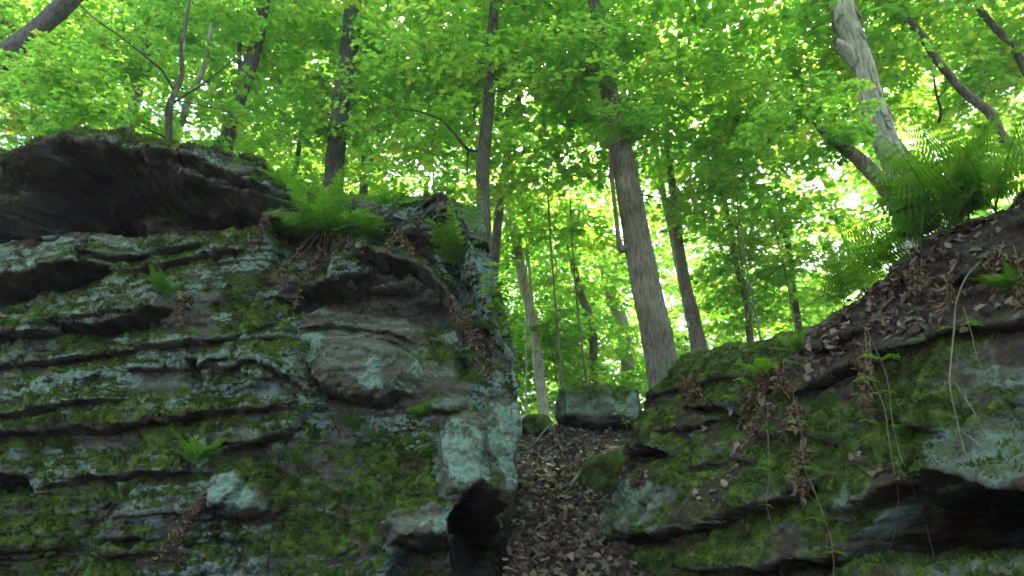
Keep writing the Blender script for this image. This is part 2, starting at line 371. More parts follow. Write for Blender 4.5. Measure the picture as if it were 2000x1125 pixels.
# ---------------- left outcrop
rockL = thing('sandstone_outcrop', 'tall layered sandstone outcrop with moss ledges and teal lichen, filling the left half', 'rock', (-1.6, 4.4, 0.3))
def bendL(b): return np.interp(b, [0.3, 1.22, 1.63, 2.1, 2.7, 3.25, 3.85, 4.2], [-0.42, -0.31, -0.20, -0.02, 0.03, -0.10, -0.23, -0.34])
FL = Face((0, 4.4), (1, 0), 0.15, 1.3, bendL, 0.16, lambda b: np.interp(b, [1.9, 2.5, 3.1], [R(90), R(97), R(116)]), 1); FL.lookup((-4.6, 1.6), (0.3, 5.2))
TOPL = FL.line([(-260, 400), (-120, 350), (0, 305), (60, 288), (110, 270), (165, 257), (215, 257), (255, 266), (300, 286), (400, 291), (440, 297), (490, 312), (530, 332), (570, 352), (640, 368), (760, 376), (830, 380), (885, 388), (925, 405)], 0.0)
TOPL = TOPL[np.argsort(TOPL[:, 0])]
def topL(a):
    z = np.interp(a, TOPL[:, 0], TOPL[:, 1]); q = np.maximum(a - TOPL[-1, 0], 0)
    z = z - 0.75 * np.minimum(q, 0.5) - 0.12 * np.clip(q - 0.5, 0, 6) + 0.02 * noise(np.stack([a * 4, 0 * a, 0 * a], -1), 5)
    return z + 0.012 * noise(np.stack([a * 14, 0 * a, 0 * a], -1), 6)
NOSES_L = [  # photo-traced bedding edges: points, projection, run-back above, undercut, undercut height
    ([(-250, 470), (0, 374), (70, 340), (132, 300)], 0.28, 0.25, 0.30, 0.25),
    ([(120, 303), (250, 312), (330, 322), (430, 338), (540, 372)], 0.10, 0.12, 0.12, 0.10),
    ([(350, 316), (430, 306), (500, 325), (560, 350)], 0.06, 0.05, 0.05, 0.04),
    ([(330, 345), (440, 360), (560, 388)], 0.05, 0.05, 0.05, 0.04),
    ([(380, 372), (480, 383), (570, 400)], 0.04, 0.05, 0.05, 0.04),
    ([(-250, 440), (0, 424), (100, 430), (200, 430), (300, 445)], 0.10, 0.06, 0.16, 0.06),
    ([(440, 418), (480, 412), (540, 420), (610, 438), (640, 445)], 0.16, 0.16, 0.12, 0.08),
    ([(-250, 600), (0, 548), (60, 534), (130, 520), (200, 512)], 0.20, 0.12, 0.38, 0.11),
    ([(150, 500), (200, 506), (260, 500), (340, 480), (400, 470)], 0.10, 0.10, 0.10, 0.05),
    ([(170, 530), (280, 524), (330, 512), (400, 498), (470, 490)], 0.08, 0.07, 0.16, 0.05),
    ([(90, 622), (130, 632), (190, 630), (270, 615), (330, 600)], 0.16, 0.12, 0.22, 0.07),
    ([(-250, 690), (0, 648), (60, 646), (105, 636)], 0.17, 0.10, 0.26, 0.07),
    ([(-250, 740), (0, 712), (100, 698), (270, 684), (450, 660), (560, 652)], 0.13, 0.13, 0.07, 0.06),
    ([(400, 715), (460, 722), (520, 712), (560, 735), (585, 755)], 0.12, 0.14, 0.16, 0.07),
    ([(-250, 850), (0, 812), (100, 802), (170, 790), (250, 776)], 0.16, 0.10, 0.12, 0.06),
    ([(-250, 890), (0, 850), (100, 838), (200, 842), (330, 822), (450, 812), (570, 795)], 0.20, 0.14, 0.08, 0.06),
    ([(420, 878), (500, 872), (560, 850), (610, 800)], 0.16, 0.10, 0.16, 0.08),
    ([(80, 950), (180, 932), (300, 925), (410, 928)], 0.14, 0.10, 0.09, 0.05),
    ([(-250, 935), (0, 925), (60, 928)], 0.10, 0.08, 0.3, 0.06),
    ([(410, 1000), (470, 1008), (520, 1000)], 0.16, 0.16, 0.12, 0.07),
    ([(-100, 1050), (20, 1042), (60, 1040), (110, 1048)], 0.08, 0.09, 0.12, 0.04),
    ([(180, 1055), (230, 1050), (300, 1056)], 0.08, 0.09, 0.16, 0.04),
    ([(-250, 1110), (0, 1085), (80, 1072), (140, 1080)], 0.12, 0.10, 0.10, 0.05),
    ([(160, 1090), (240, 1082), (330, 1080)], 0.12, 0.10, 0.10, 0.05),
    ([(330, 1070), (440, 1052), (520, 1065)], 0.10, 0.10, 0.10, 0.06),
    ([(690, 478), (740, 505), (800, 512), (845, 540), (885, 590)], 0.20, 0.16, 0.22, 0.16),
    ([(520, 600), (560, 570), (620, 545), (700, 530)], 0.10, 0.12, 0.14, 0.10),
    ([(585, 640), (640, 634), (700, 638), (750, 648), (800, 668)], 0.05, 0.07, 0.07, 0.03),
    ([(640, 656), (700, 660), (760, 668), (810, 690)], 0.03, 0.05, 0.05, 0.025),
    ([(612, 720), (640, 760), (690, 782), (745, 788), (790, 770)], 0.14, 0.12, 0.20, 0.08),
    ([(800, 800), (860, 806), (900, 800)], 0.05, 0.06, 0.06, 0.04),
    ([(760, 975), (820, 970), (880, 985)], 0.12, 0.05, 0.0, 0.05),
    ([(770, 1060), (820, 1068), (870, 1060), (893, 1020)], 0.14, 0.2, 0.22, 0.10),
    ([(830, 470), (880, 450), (930, 470)], 0.08, 0.08, 0.10, 0.06),
]
REG_L = [  # hollows and bosses: polygon, relief, softness
    ([(-260, 440), (0, 385), (70, 350), (135, 310), (230, 325), (330, 350), (450, 385), (560, 400), (520, 412), (450, 425), (400, 440), (300, 445), (150, 440), (0, 440), (-260, 470)], -0.80, 0.08),
    ([(-260, 400), (0, 300), (165, 245), (300, 270), (440, 300), (380, 326), (250, 306), (132, 296), (0, 368), (-260, 465)], 0.17, 0.11),
    ([(-260, 400), (0, 350), (120, 330), (200, 390), (240, 440), (0, 445), (-260, 480)], -0.35, 0.08),
    ([(250, 395), (330, 385), (450, 400), (470, 425), (400, 445), (290, 442)], -0.30, 0.06),
    ([(-260, 600), (0, 556), (90, 545), (140, 548), (40, 580), (-260, 640)], -0.25, 0.035),
    ([(545, 590), (600, 552), (660, 552), (720, 540), (800, 548), (855, 575), (885, 605), (860, 630), (780, 608), (700, 596), (630, 590), (580, 610)], -0.34, 0.07),
    ([(540, 440), (610, 446), (650, 470), (640, 540), (590, 545), (540, 520)], -0.22, 0.06),
    ([(700, 430), (760, 440), (830, 470), (860, 540), (810, 505), (750, 490), (700, 465)], -0.25, 0.06),
    ([(850, 420), (930, 430), (950, 540), (900, 600), (860, 540)], -0.15, 0.08),
    ([(606, 650), (700, 655), (790, 690), (806, 720), (780, 775), (735, 786), (680, 775), (630, 745)], 0.20, 0.09),
    ([(810, 700), (870, 690), (930, 740), (930, 800), (840, 812), (800, 770)], 0.09, 0.07),
    ([(866, 815), (930, 805), (950, 860), (952, 940), (905, 978), (870, 970), (856, 900)], 0.20, 0.05),
    ([(765, 980), (890, 985), (895, 1020), (870, 1055), (780, 1062), (740, 1020)], 0.18, 0.05),
    ([(410, 925), (500, 915), (535, 960), (515, 1003), (440, 1000), (408, 970)], 0.16, 0.06),
    ([(895, 700), (915, 700), (918, 745), (900, 750)], -0.16, 0.03),
    ([(360, 705), (382, 700), (380, 745), (368, 750)], -0.18, 0.02),
    ([(-40, 930), (50, 932), (60, 965), (0, 975), (-40, 975)], -0.28, 0.03),
    ([(195, 1054), (285, 1054), (280, 1068), (200, 1070)], -0.2, 0.02),
    ([(380, 695), (480, 660), (580, 670), (600, 750), (480, 762), (390, 755)], 0.10, 0.06),
    ([(955, 950), (985, 945), (990, 1010), (968, 1010)], 0.18, 0.04),
    ([(785, 1068), (880, 1062), (880, 1130), (780, 1140)], -0.25, 0.06),
]
def reliefL(A, B, P):
    q = np.stack([A, B, 0 * A], -1)
    Bw = B + 0.022 * fbm(np.stack([A * 1.3, B * 2.2, 0 * A], -1), 3, 61) + 0.010 * fbm(q * 12, 2, 62)
    Aw = A + 0.03 * fbm(q * 3, 3, 63)
    d = 0.10 * fbm(np.stack([A * 0.9, B * 1.3, 0 * A], -1), 3, 64)
    for pts, pr, ul, uc, dl in NOSES_L: d = d + nose(FL, Aw, Bw, pts, pr * (0.95 if pts[0][1] < 680 else 0.75), ul * (1 if pts[0][1] < 680 else 1.35), uc * (0.85 if pts[0][1] < 680 or pts[0][0] > 560 else 0.35), dl)
    for pts, h, soft in REG_L: d = d + h * region(FL, Aw, Bw, pts, soft, max(h, 0))
    tilt = B - 0.10 * A
    bed = noise(np.stack([A * 0.9, tilt * 15, 0 * A], -1), 66)
    calm = (1 - 0.75 * sstep(-0.85, -0.45, A)) * (1 - 0.7 * region(FL, A, B, [(590, 570), (860, 600), (930, 800), (960, 1000), (850, 820), (640, 800), (590, 690)], 0.15))
    wob = tilt + 0.05 * fbm(np.stack([A * 0.7, B * 0.8, 0 * A], -1), 2, 72)
    def blocks(fb, fa, amp, seed):
        bi = np.floor(wob * fb); hh = (np.sin(bi * 12.9898 + seed) * 43758.5453) % 1
        ci = np.floor(A * fa * (0.6 + 0.8 * hh) + hh * 9 + 0.22 * noise(q * 6, seed)); return amp * (((np.sin(bi * 78.233 + ci * 37.719 + seed) * 43758.5453) % 1) - 0.5)
    d = d + calm * (1 - 0.8 * region(FL, A, B, [(480, 830), (640, 800), (860, 830), (880, 1150), (480, 1150)], 0.12)) * (blocks(5.0, 1.3, 0.10, 1) + blocks(12.0, 3.0, 0.028, 2))
    d = d + calm * (0.009 * bed + 0.004 * noise(np.stack([A * 1.6, tilt * 34, 0 * A], -1), 67))
    d = d + 0.030 * fbm(P * 4.5, 3, 68) * (0.5 + 0.5 * calm) + 0.010 * fbm(P * 17, 3, 69)
    cr = np.abs(noise(np.stack([A * 3.2, B * 1.0, 0 * A], -1), 70)); d = d - 0.05 * calm * np.exp(-(cr / 0.035) ** 2) * sstep(0.0, 0.4, noise(q * 1.5, 71))
    return np.clip(d, -1.4, 0.75)
def masksL(A, B, P, Nn):
    nz = Nn[..., 2]; n1 = fbm(P * 2.2, 4, 81); n2 = fbm(P * 7, 3, 82); nv = noise(P * 2.8, 83)
    Aw, Bw = A + 0.07 * fbm(P * 5, 3, 86), B + 0.07 * fbm(P * 5, 3, 87)
    def pt(polys, soft): 
        m = 0 * A
        for q in polys: m = np.maximum(m, region(FL, Aw, Bw, q, soft))
        return m
    mossy = pt([[(440, 530), (540, 520), (545, 650), (460, 645), (420, 580)], [(500, 880), (620, 850), (760, 870), (850, 900), (860, 970), (760, 985), (740, 1125), (560, 1140), (540, 1000)],
                [(755, 955), (890, 965), (885, 990), (760, 1000)], [(340, 290), (470, 300), (570, 350), (480, 330), (350, 312)], [(420, 890), (560, 880), (580, 940), (430, 930)],
                [(820, 640), (930, 680), (960, 760), (900, 740), (820, 690)], [(-100, 835), (300, 815), (560, 795), (430, 860), (0, 890)], [(-100, 960), (260, 950), (330, 1140), (-100, 1140)],
                [(780, 510), (880, 580), (850, 560), (740, 505)], [(970, 600), (1010, 700), (1020, 800), (990, 760)]], 0.07)
    bare = pt([[(590, 570), (700, 590), (800, 600), (870, 640), (800, 680), (806, 720), (780, 790), (640, 790), (600, 690)], [(866, 815), (950, 805), (952, 940), (905, 978), (860, 970)],
               [(540, 590), (720, 535), (885, 600), (860, 630), (640, 585)], [(-260, 450), (0, 385), (135, 305), (330, 345), (560, 395), (400, 445), (-260, 480)], [(890, 990), (985, 950), (985, 1140), (880, 1140)],
               [(410, 930), (520, 920), (530, 1000), (410, 1000)], [(770, 990), (895, 1000), (880, 1060), (780, 1060)], [(960, 790), (1030, 760), (1030, 980), (960, 940)]], 0.06)
    capm = pt([[(-260, 400), (0, 300), (165, 250), (300, 280), (450, 300), (570, 350), (430, 332), (250, 306), (130, 300), (0, 366), (-260, 450)]], 0.05)
    moss = sstep(0.20, 0.62, nz + 0.34 * n1 + 0.16 * n2 - 0.12 * sstep(1.9, 2.6, B)) * 0.95
    moss = np.clip(moss * (1 - 0.85 * bare) + 0.85 * mossy * sstep(-0.5, 0.15, n1 + 0.5 * n2 + nz * 0.8), 0, 1)
    moss = np.clip(moss + 0.7 * capm * sstep(-0.35, 0.3, n1 + 0.4 * n2 + nz * 0.5), 0, 1) * sstep(-0.55, -0.2, nz)
    lich = sstep(-0.45, 0.5, n1 * 0.8 + 0.3 * n2 + 0.25) * 0.80 * sstep(-0.5, 0.0, nz + 0.15)
    lp = pt([[(-100, 475), (60, 468), (150, 465), (160, 500), (60, 530), (-100, 560)], [(165, 475), (260, 465), (260, 490), (170, 500)], [(595, 655), (635, 650), (650, 710), (610, 712), (590, 690)],
             [(745, 700), (765, 700), (772, 735), (755, 748), (742, 720)], [(722, 738), (765, 745), (765, 778), (735, 785), (722, 765)], [(690, 728), (735, 735), (735, 742), (690, 736)],
             [(800, 690), (812, 690), (830, 715), (870, 735), (840, 745), (800, 745)], [(545, 860), (590, 800), (615, 785), (605, 860), (560, 880)],
             [(865, 830), (945, 830), (950, 940), (900, 970), (860, 930)], [(420, 930), (505, 925), (525, 965), (500, 1000), (430, 995)], [(955, 790), (1020, 780), (1025, 960), (970, 950)],
             [(380, 760), (560, 755), (560, 790), (360, 800)], [(380, 690), (560, 670), (580, 735), (400, 745)], [(840, 1000), (895, 985), (880, 1055), (840, 1050)], [(-100, 600), (95, 610), (100, 640), (-100, 650)],
             [(280, 985), (330, 985), (330, 1030), (280, 1030)], [(370, 1060), (470, 1065), (470, 1140), (370, 1140)], [(100, 560), (215, 548), (215, 565), (100, 590)]], 0.025)
    lich = np.clip(np.maximum(lich * (1 - 0.75 * bare), lp * (0.78 + 0.35 * n2 + 0.15 * n1)), 0, 1)
    lich = lich + 0.35 * sstep(0.42, 0.5, nv) * sstep(-0.1, 0.3, n2)
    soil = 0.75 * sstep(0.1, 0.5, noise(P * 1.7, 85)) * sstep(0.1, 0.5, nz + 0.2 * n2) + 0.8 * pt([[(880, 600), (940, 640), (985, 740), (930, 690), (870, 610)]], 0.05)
    soil = np.maximum(soil, 0.7 * pt([[(-260, 450), (0, 385), (135, 305), (330, 345), (560, 395), (400, 445), (-260, 480)]], 0.06) * sstep(-0.3, 0.3, n1))  # patchy dark brown over the recess below the cap slab
    lich = lich * (1 - 0.6 * capm)
    return {'moss': moss, 'lichen': np.clip(lich, 0, 1), 'soil': np.clip(soil, 0, 1)}
BANDS_L = [[(-300, 470), (0, 440), (300, 455), (400, 445), (470, 412), (560, 425), (650, 470), (760, 500), (900, 600), (960, 640)],
           [(-300, 610), (0, 568), (150, 535), (300, 525), (430, 500), (560, 520), (640, 545), (900, 610), (960, 650)],
           [(-300, 740), (0, 715), (270, 686), (560, 652), (800, 668), (960, 740)],
           [(-300, 860), (0, 815), (250, 776), (590, 772), (800, 800), (960, 800)],
           [(-300, 940), (0, 925), (300, 926), (600, 930), (880, 985), (990, 1000)]]
BL = [l[np.argsort(l[:, 0])] for l in (FL.line(b) for b in BANDS_L)]
BOSS_L = [([(606, 650), (700, 655), (790, 690), (806, 720), (780, 775), (735, 790), (680, 782), (620, 745)], 6), ([(862, 812), (935, 802), (955, 860), (955, 945), (905, 982), (866, 975), (852, 900)], 7),
          ([(755, 962), (890, 975), (900, 1020), (872, 1060), (775, 1066), (735, 1020)], 8), ([(405, 922), (500, 910), (540, 960), (518, 1008), (440, 1008), (402, 970)], 9)]
def partsL(A, B):
    pid = np.zeros(A.shape, int)
    for i, l in enumerate(BL): pid[B < np.interp(A, l[:, 0], l[:, 1])] = i + 1
    for poly, i in BOSS_L: pid[poly_sd(A, B, FL.line(poly)) > 0] = i
    return pid
PARTNAMES['sandstone_outcrop'] = ['cap_slab', 'rock_layer', 'rock_layer', 'rock_layer', 'rock_layer', 'rock_layer', 'bulging_block', 'pillar_block', 'ledge_block', 'projecting_block']
avL = np.concatenate([np.linspace(-5.2, -3.75, 40)[:-1], np.linspace(-3.75, 0.42, 560)[:-1], np.linspace(0.42, 4.6, 90)])
PL, NL, mkL, FcL = build_rock(rockL, FL, avL, 0.3, topL, reliefL, masksL, (-0.55, 0.83), 46, 3.2, partsL, 0.03, 560, [([(893, 1010), (915, 978), (940, 958), (958, 985), (975, 1030), (978, 1080), (960, 1160), (878, 1160), (882, 1085), (893, 1040)], -0.45, 1.0, 0.03)])
moss_fur(rockL, PL, NL, mkL['moss'], FcL, 170000, 0.010, 0.028)

# ---------------- right outcrop
rockR = thing('mossy_outcrop', 'low moss covered rock bank with dark hollows, climbing to the upper right', 'rock', (1.4, 4.0, 0.4))
FR = Face((0.66, 5.25), (1.33, -2.8), 0.42, 1.3, 0.10, 0.7, R(38), -1); FR.lookup((-4.6, 4.2), (0.2, 4.2))
TOPR = FR.line([(1236, 775), (1262, 745), (1300, 722), (1360, 705), (1440, 690), (1530, 668), (1600, 640), (1650, 605), (1700, 560), (1750, 512), (1800, 475), (1850, 452), (1920, 415), (2000, 372), (2140, 330)], 0.0)
TOPR = TOPR[np.argsort(TOPR[:, 0])]
def topR(a):
    z = np.interp(a, TOPR[:, 0], TOPR[:, 1])
    return z + 0.03 * noise(np.stack([a * 3, 0 * a, 0 * a], -1), 7) + 0.015 * noise(np.stack([a * 11, 0 * a, 0 * a], -1), 8)
NOSES_R = [
    ([(1182, 925), (1215, 885), (1262, 868), (1300, 885)], 0.10, 0.30, 0.22, 0.08),
    ([(1165, 1055), (1230, 1050), (1300, 1040), (1380, 1028), (1440, 1000), (1540, 972), (1610, 935)], 0.12, 0.28, 0.14, 0.07),
    ([(1300, 1105), (1400, 1112), (1500, 1106), (1580, 1098), (1650, 1075), (1700, 1020), (1722, 985)], 0.12, 0.30, 0.10, 0.08),
    ([(1640, 985), (1720, 968), (1800, 928), (1835, 922), (1900, 945), (2000, 978), (2140, 1010)], 0.12, 0.22, 0.20, 0.10),
    ([(1660, 832), (1740, 828), (1800, 838), (1860, 850)], 0.06, 0.10, 0.05, 0.04),
    ([(1330, 795), (1400, 800), (1440, 830), (1470, 860)], 0.10, 0.14, 0.12, 0.08),
    ([(1240, 775), (1320, 760), (1400, 745), (1470, 745)], 0.07, 0.10, 0.06, 0.05),
    ([(1280, 840), (1360, 828), (1420, 815)], 0.06, 0.10, 0.05, 0.05),
    ([(1480, 745), (1560, 770), (1640, 730), (1700, 700), (1780, 690), (1870, 650), (2000, 630), (2140, 620)], 0.10, 0.20, 0.05, 0.06),
    ([(1560, 690), (1640, 680), (1720, 640)], 0.05, 0.07, 0.05, 0.04),
    ([(1820, 560), (1900, 545), (2000, 520)], 0.07, 0.12, 0.08, 0.06),
    ([(1330, 920), (1420, 900), (1500, 905)], 0.06, 0.14, 0.04, 0.06),
    ([(1500, 860), (1560, 840), (1640, 870)], 0.05, 0.12, 0.04, 0.06),
]
REG_R = [
    ([(1183, 940), (1188, 912), (1215, 888), (1262, 872), (1288, 890), (1240, 912), (1205, 932)], -0.34, 0.03),
    ([(1168, 1058), (1240, 1053), (1300, 1048), (1290, 1068), (1230, 1078), (1175, 1072)], -0.34, 0.03),
    ([(1660, 1085), (1705, 1030), (1735, 985), (1800, 975), (1850, 955), (1950, 972), (2140, 1010), (2140, 1068), (1880, 1078), (1780, 1080)], -1.5, 0.045),
    ([(1430, 1118), (1520, 1112), (1600, 1104), (1650, 1090), (1640, 1100), (1540, 1125), (1450, 1135)], -0.18, 0.03),
    ([(1560, 1140), (1640, 1085), (1700, 1075), (1780, 1090), (1800, 1150)], 0.10, 0.06),
    ([(1175, 960), (1290, 905), (1400, 940), (1400, 1020), (1300, 1040), (1180, 1045)], 0.06, 0.08),
    ([(1268, 985), (1296, 985), (1290, 1015), (1270, 1015)], -0.08, 0.025),
    ([(1430, 850), (1500, 800), (1560, 860), (1540, 950), (1440, 960)], 0.07, 0.10),
    ([(1760, 835), (1800, 830), (1800, 845), (1765, 848)], -0.14, 0.02),
    ([(1390, 800), (1460, 790), (1470, 850), (1420, 850)], -0.14, 0.06),
]
SOIL_R = [(1560, 655), (1600, 630), (1700, 550), (1800, 465), (2000, 360), (2150, 320), (2150, 610), (2000, 620), (1860, 645), (1780, 690), (1690, 720), (1640, 750), (1575, 740)]
def reliefR(A, B, P):
    q = np.stack([A, B, 0 * A], -1)
    Bw = B + 0.030 * fbm(q * 2.0, 4, 91) + 0.006 * noise(q * 18, 92); Aw = A + 0.03 * fbm(q * 3, 3, 93)
    d = 0.09 * fbm(q * 1.1, 3, 94)
    for pts, pr, ul, uc, dl in NOSES_R: d = d + nose(FR, Aw, Bw, pts, pr, ul, uc, dl)
    for pts, h, soft in REG_R: d = d + h * region(FR, Aw, Bw, pts, soft, max(h, 0))
    so = region(FR, A, B, SOIL_R, 0.1)
    d = d + 0.045 * fbm(P * 3.6, 4, 95) + 0.012 * fbm(P * 15, 3, 96) + so * (0.05 * fbm(P * 7, 3, 97))
    d = d + 0.02 * noise(np.stack([A * 1.2, (B + 0.25 * A) * 13, 0 * A], -1), 98)
    return np.clip(d, -1.6, 0.5)
def masksR(A, B, P, Nn):
    nz = Nn[..., 2]; n1 = fbm(P * 2.4, 4, 101); n2 = fbm(P * 8, 3, 102)
    Aw, Bw = A + 0.09 * fbm(P * 4, 3, 106), B + 0.09 * fbm(P * 4, 3, 107)
    def pt(polys, soft):
        m = 0 * A
        for q in polys: m = np.maximum(m, region(FR, Aw, Bw, q, soft))
        return m
    so = pt([SOIL_R], 0.10); so = np.clip(so * 1.05 + 0.55 * n1 * (so > 0.05), 0, 1)
    lp = pt([[(1820, 880), (1880, 820), (2000, 790), (2150, 770), (2150, 1000), (2000, 965), (1900, 935), (1840, 915)], [(1180, 960), (1280, 920), (1330, 960), (1310, 1030), (1180, 1040)], [(1650, 965), (1780, 950), (1785, 985), (1680, 1020)],
             [(1880, 720), (2000, 690), (2150, 680), (2150, 760), (1900, 800)], [(1800, 1090), (2150, 1075), (2150, 1150), (1800, 1150)]], 0.05)
    cave = pt([REG_R[2][0], REG_R[0][0], REG_R[1][0]], 0.03)  # hollows whose shade is deepened by dark soil colour
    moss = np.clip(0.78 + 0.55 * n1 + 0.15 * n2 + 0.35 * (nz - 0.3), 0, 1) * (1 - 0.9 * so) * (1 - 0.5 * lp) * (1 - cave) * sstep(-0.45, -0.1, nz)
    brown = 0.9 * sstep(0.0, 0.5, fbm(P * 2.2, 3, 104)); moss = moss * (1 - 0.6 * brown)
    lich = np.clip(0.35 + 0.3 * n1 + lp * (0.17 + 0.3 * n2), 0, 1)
    soil = np.clip(np.maximum(np.maximum(so, brown * 0.8), cave * 0.9), 0, 1); lich = lich * (1 - cave)  # real soil, plus the hollows' darkness put into the colour
    return {'moss': moss, 'lichen': lich, 'soil': soil}
BANDS_R = [[(1236, 775), (1330, 790), (1480, 750), (1560, 775), (1640, 745), (1780, 695), (1860, 650), (2000, 625), (2150, 610)],
           [(1182, 945), (1240, 915), (1300, 890), (1400, 905), (1500, 860), (1640, 870), (1800, 838), (2150, 800)],
           [(1165, 1062), (1300, 1045), (1440, 1002), (1540, 974), (1640, 935), (1800, 930), (1835, 925), (2000, 980), (2150, 1010)]]
BR = [l[np.argsort(l[:, 0])] for l in (FR.line(b) for b in BANDS_R)]
def partsR(A, B):
    pid = np.zeros(A.shape, int)
    for i, l in enumerate(BR): pid[B < np.interp(A, l[:, 0], l[:, 1])] = i + 1
    return pid
PARTNAMES['mossy_outcrop'] = ['earth_bank', 'rock_layer', 'rock_layer', 'foot_slab']
avR = np.concatenate([np.linspace(-4.6, -1.2, 130)[:-1], np.linspace(-1.2, 3.2, 520)[:-1], np.linspace(3.2, 4.2, 30)])
PR_, NR_, mkR, FcR = build_rock(rockR, FR, avR, 0.2, topR, reliefR, masksR, (0.86, 0.5), 40, 3.0, partsR, 0.12, 420)
moss_fur(rockR, PR_, NR_, mkR['moss'], FcR, 190000, 0.007, 0.022)

# ------------------------------------------------------------------ boulders on the path
def boulder(name, label, px0, px1, py0, py1, Y, seed, moss_amt, depth=0.8, boxy=3.5, cat='boulder', flat_top=0.0):
    c = (at(px0, py0, Y) + at(px1, py1, Y)) / 2; w = abs(at(px1, py0, Y)[0] - at(px0, py0, Y)[0]) / 2; h = abs(at(px0, py0, Y)[2] - at(px0, py1, Y)[2]) / 2
    nu, nv = 90, 50
    th, ph = np.meshgrid(np.linspace(0, 2 * np.pi, nu, endpoint=False), np.linspace(-np.pi / 2, np.pi / 2, nv))
    sp = lambda v, e: np.sign(v) * np.abs(v) ** e
    e = 2 / boxy
    X = sp(np.cos(ph), e) * sp(np.cos(th), e); Yy = sp(np.cos(ph), e) * sp(np.sin(th), e); Z = sp(np.sin(ph), e)
    P = np.stack([X * w, Yy * depth * w, Z * h], -1)
    Q = P + seed * 3.1
    P = P * (1 + 0.22 * fbm(Q * 2.2, 3, seed)[..., None] + 0.07 * fbm(Q * 6, 3, seed + 5)[..., None] + 0.02 * noise(Q * 20, seed + 9)[..., None])
    V = P.reshape(-1, 3)
    i, j = np.meshgrid(np.arange(nu), np.arange(nv - 1)); i2 = (i + 1) % nu
    Fc = np.stack([j * nu + i, j * nu + i2, (j + 1) * nu + i2, (j + 1) * nu + i], -1).reshape(-1, 4)
    W = V + c; up = (Z.reshape(-1)); nn = fbm(W * 4, 3, seed)
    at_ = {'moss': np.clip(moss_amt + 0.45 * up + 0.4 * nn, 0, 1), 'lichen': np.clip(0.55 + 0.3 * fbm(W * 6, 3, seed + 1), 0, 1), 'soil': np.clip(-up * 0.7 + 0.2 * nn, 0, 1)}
    o = link(name, mesh_np(name, V, Fc, [M_ROCK], attrs=at_), loc=tuple(c)); tag(o, label, cat)
    X_, Y_, D_ = project(W); SURF.append((W, P.reshape(-1, 3) / np.linalg.norm(V, axis=1)[:, None], X_, Y_, D_))
    return o
boulder('boulder', 'squarish pale green lichened boulder sitting at the top of the leafy path', 1096, 1244, 758, 838, 9.3, 3, 0.30, 0.7, 3.6)
boulder('stone', 'small dark mossy stone at the head of the path beside the tall outcrop', 1018, 1078, 812, 852, 8.9, 6, 0.7, 0.8, 2.6, 'stone')
boulder('stone', 'low moss covered stone half buried at the right edge of the path', 1138, 1250, 880, 990, 6.7, 9, 0.75, 1.4, 2.6, 'stone')

# ------------------------------------------------------------------ leaves: one flat template, batches of them
MAPLE = np.array([(0, 0), (.20, .02), (.50, .10), (.36, .30), (.56, .62), (.22, .62), (0, 1), (-.22, .62), (-.56, .62), (-.36, .30), (-.50, .10), (-.20, .02)])
OVAL = np.array([(0, 0), (.2, .2), (.27, .45), (.16, .75), (0, 1), (-.16, .75), (-.27, .45), (-.2, .2)])
def leaf_batch(pos, nrm, fwd, size, shape=MAPLE, fold=0.22, curl=0.15):
    n = len(pos); nrm = nrm / np.linalg.norm(nrm, axis=1)[:, None]
    f = fwd - nrm * (fwd * nrm).sum(1)[:, None]; f /= np.linalg.norm(f, axis=1)[:, None] + 1e-9
    s = np.cross(f, nrm); m = len(shape)
    x, y = shape[:, 0], shape[:, 1]; fold = np.broadcast_to(fold, (n,))[:, None]; curl = np.broadcast_to(curl, (n,))[:, None]
    z = fold * np.abs(x)[None] * 0.8 - curl * (y ** 2)[None]
    V = pos[:, None] + size[:, None, None] * (s[:, None] * x[None, :, None] + f[:, None] * y[None, :, None] + nrm[:, None] * z[..., None])
    return V.reshape(-1, 3), np.arange(n * m).reshape(n, m)
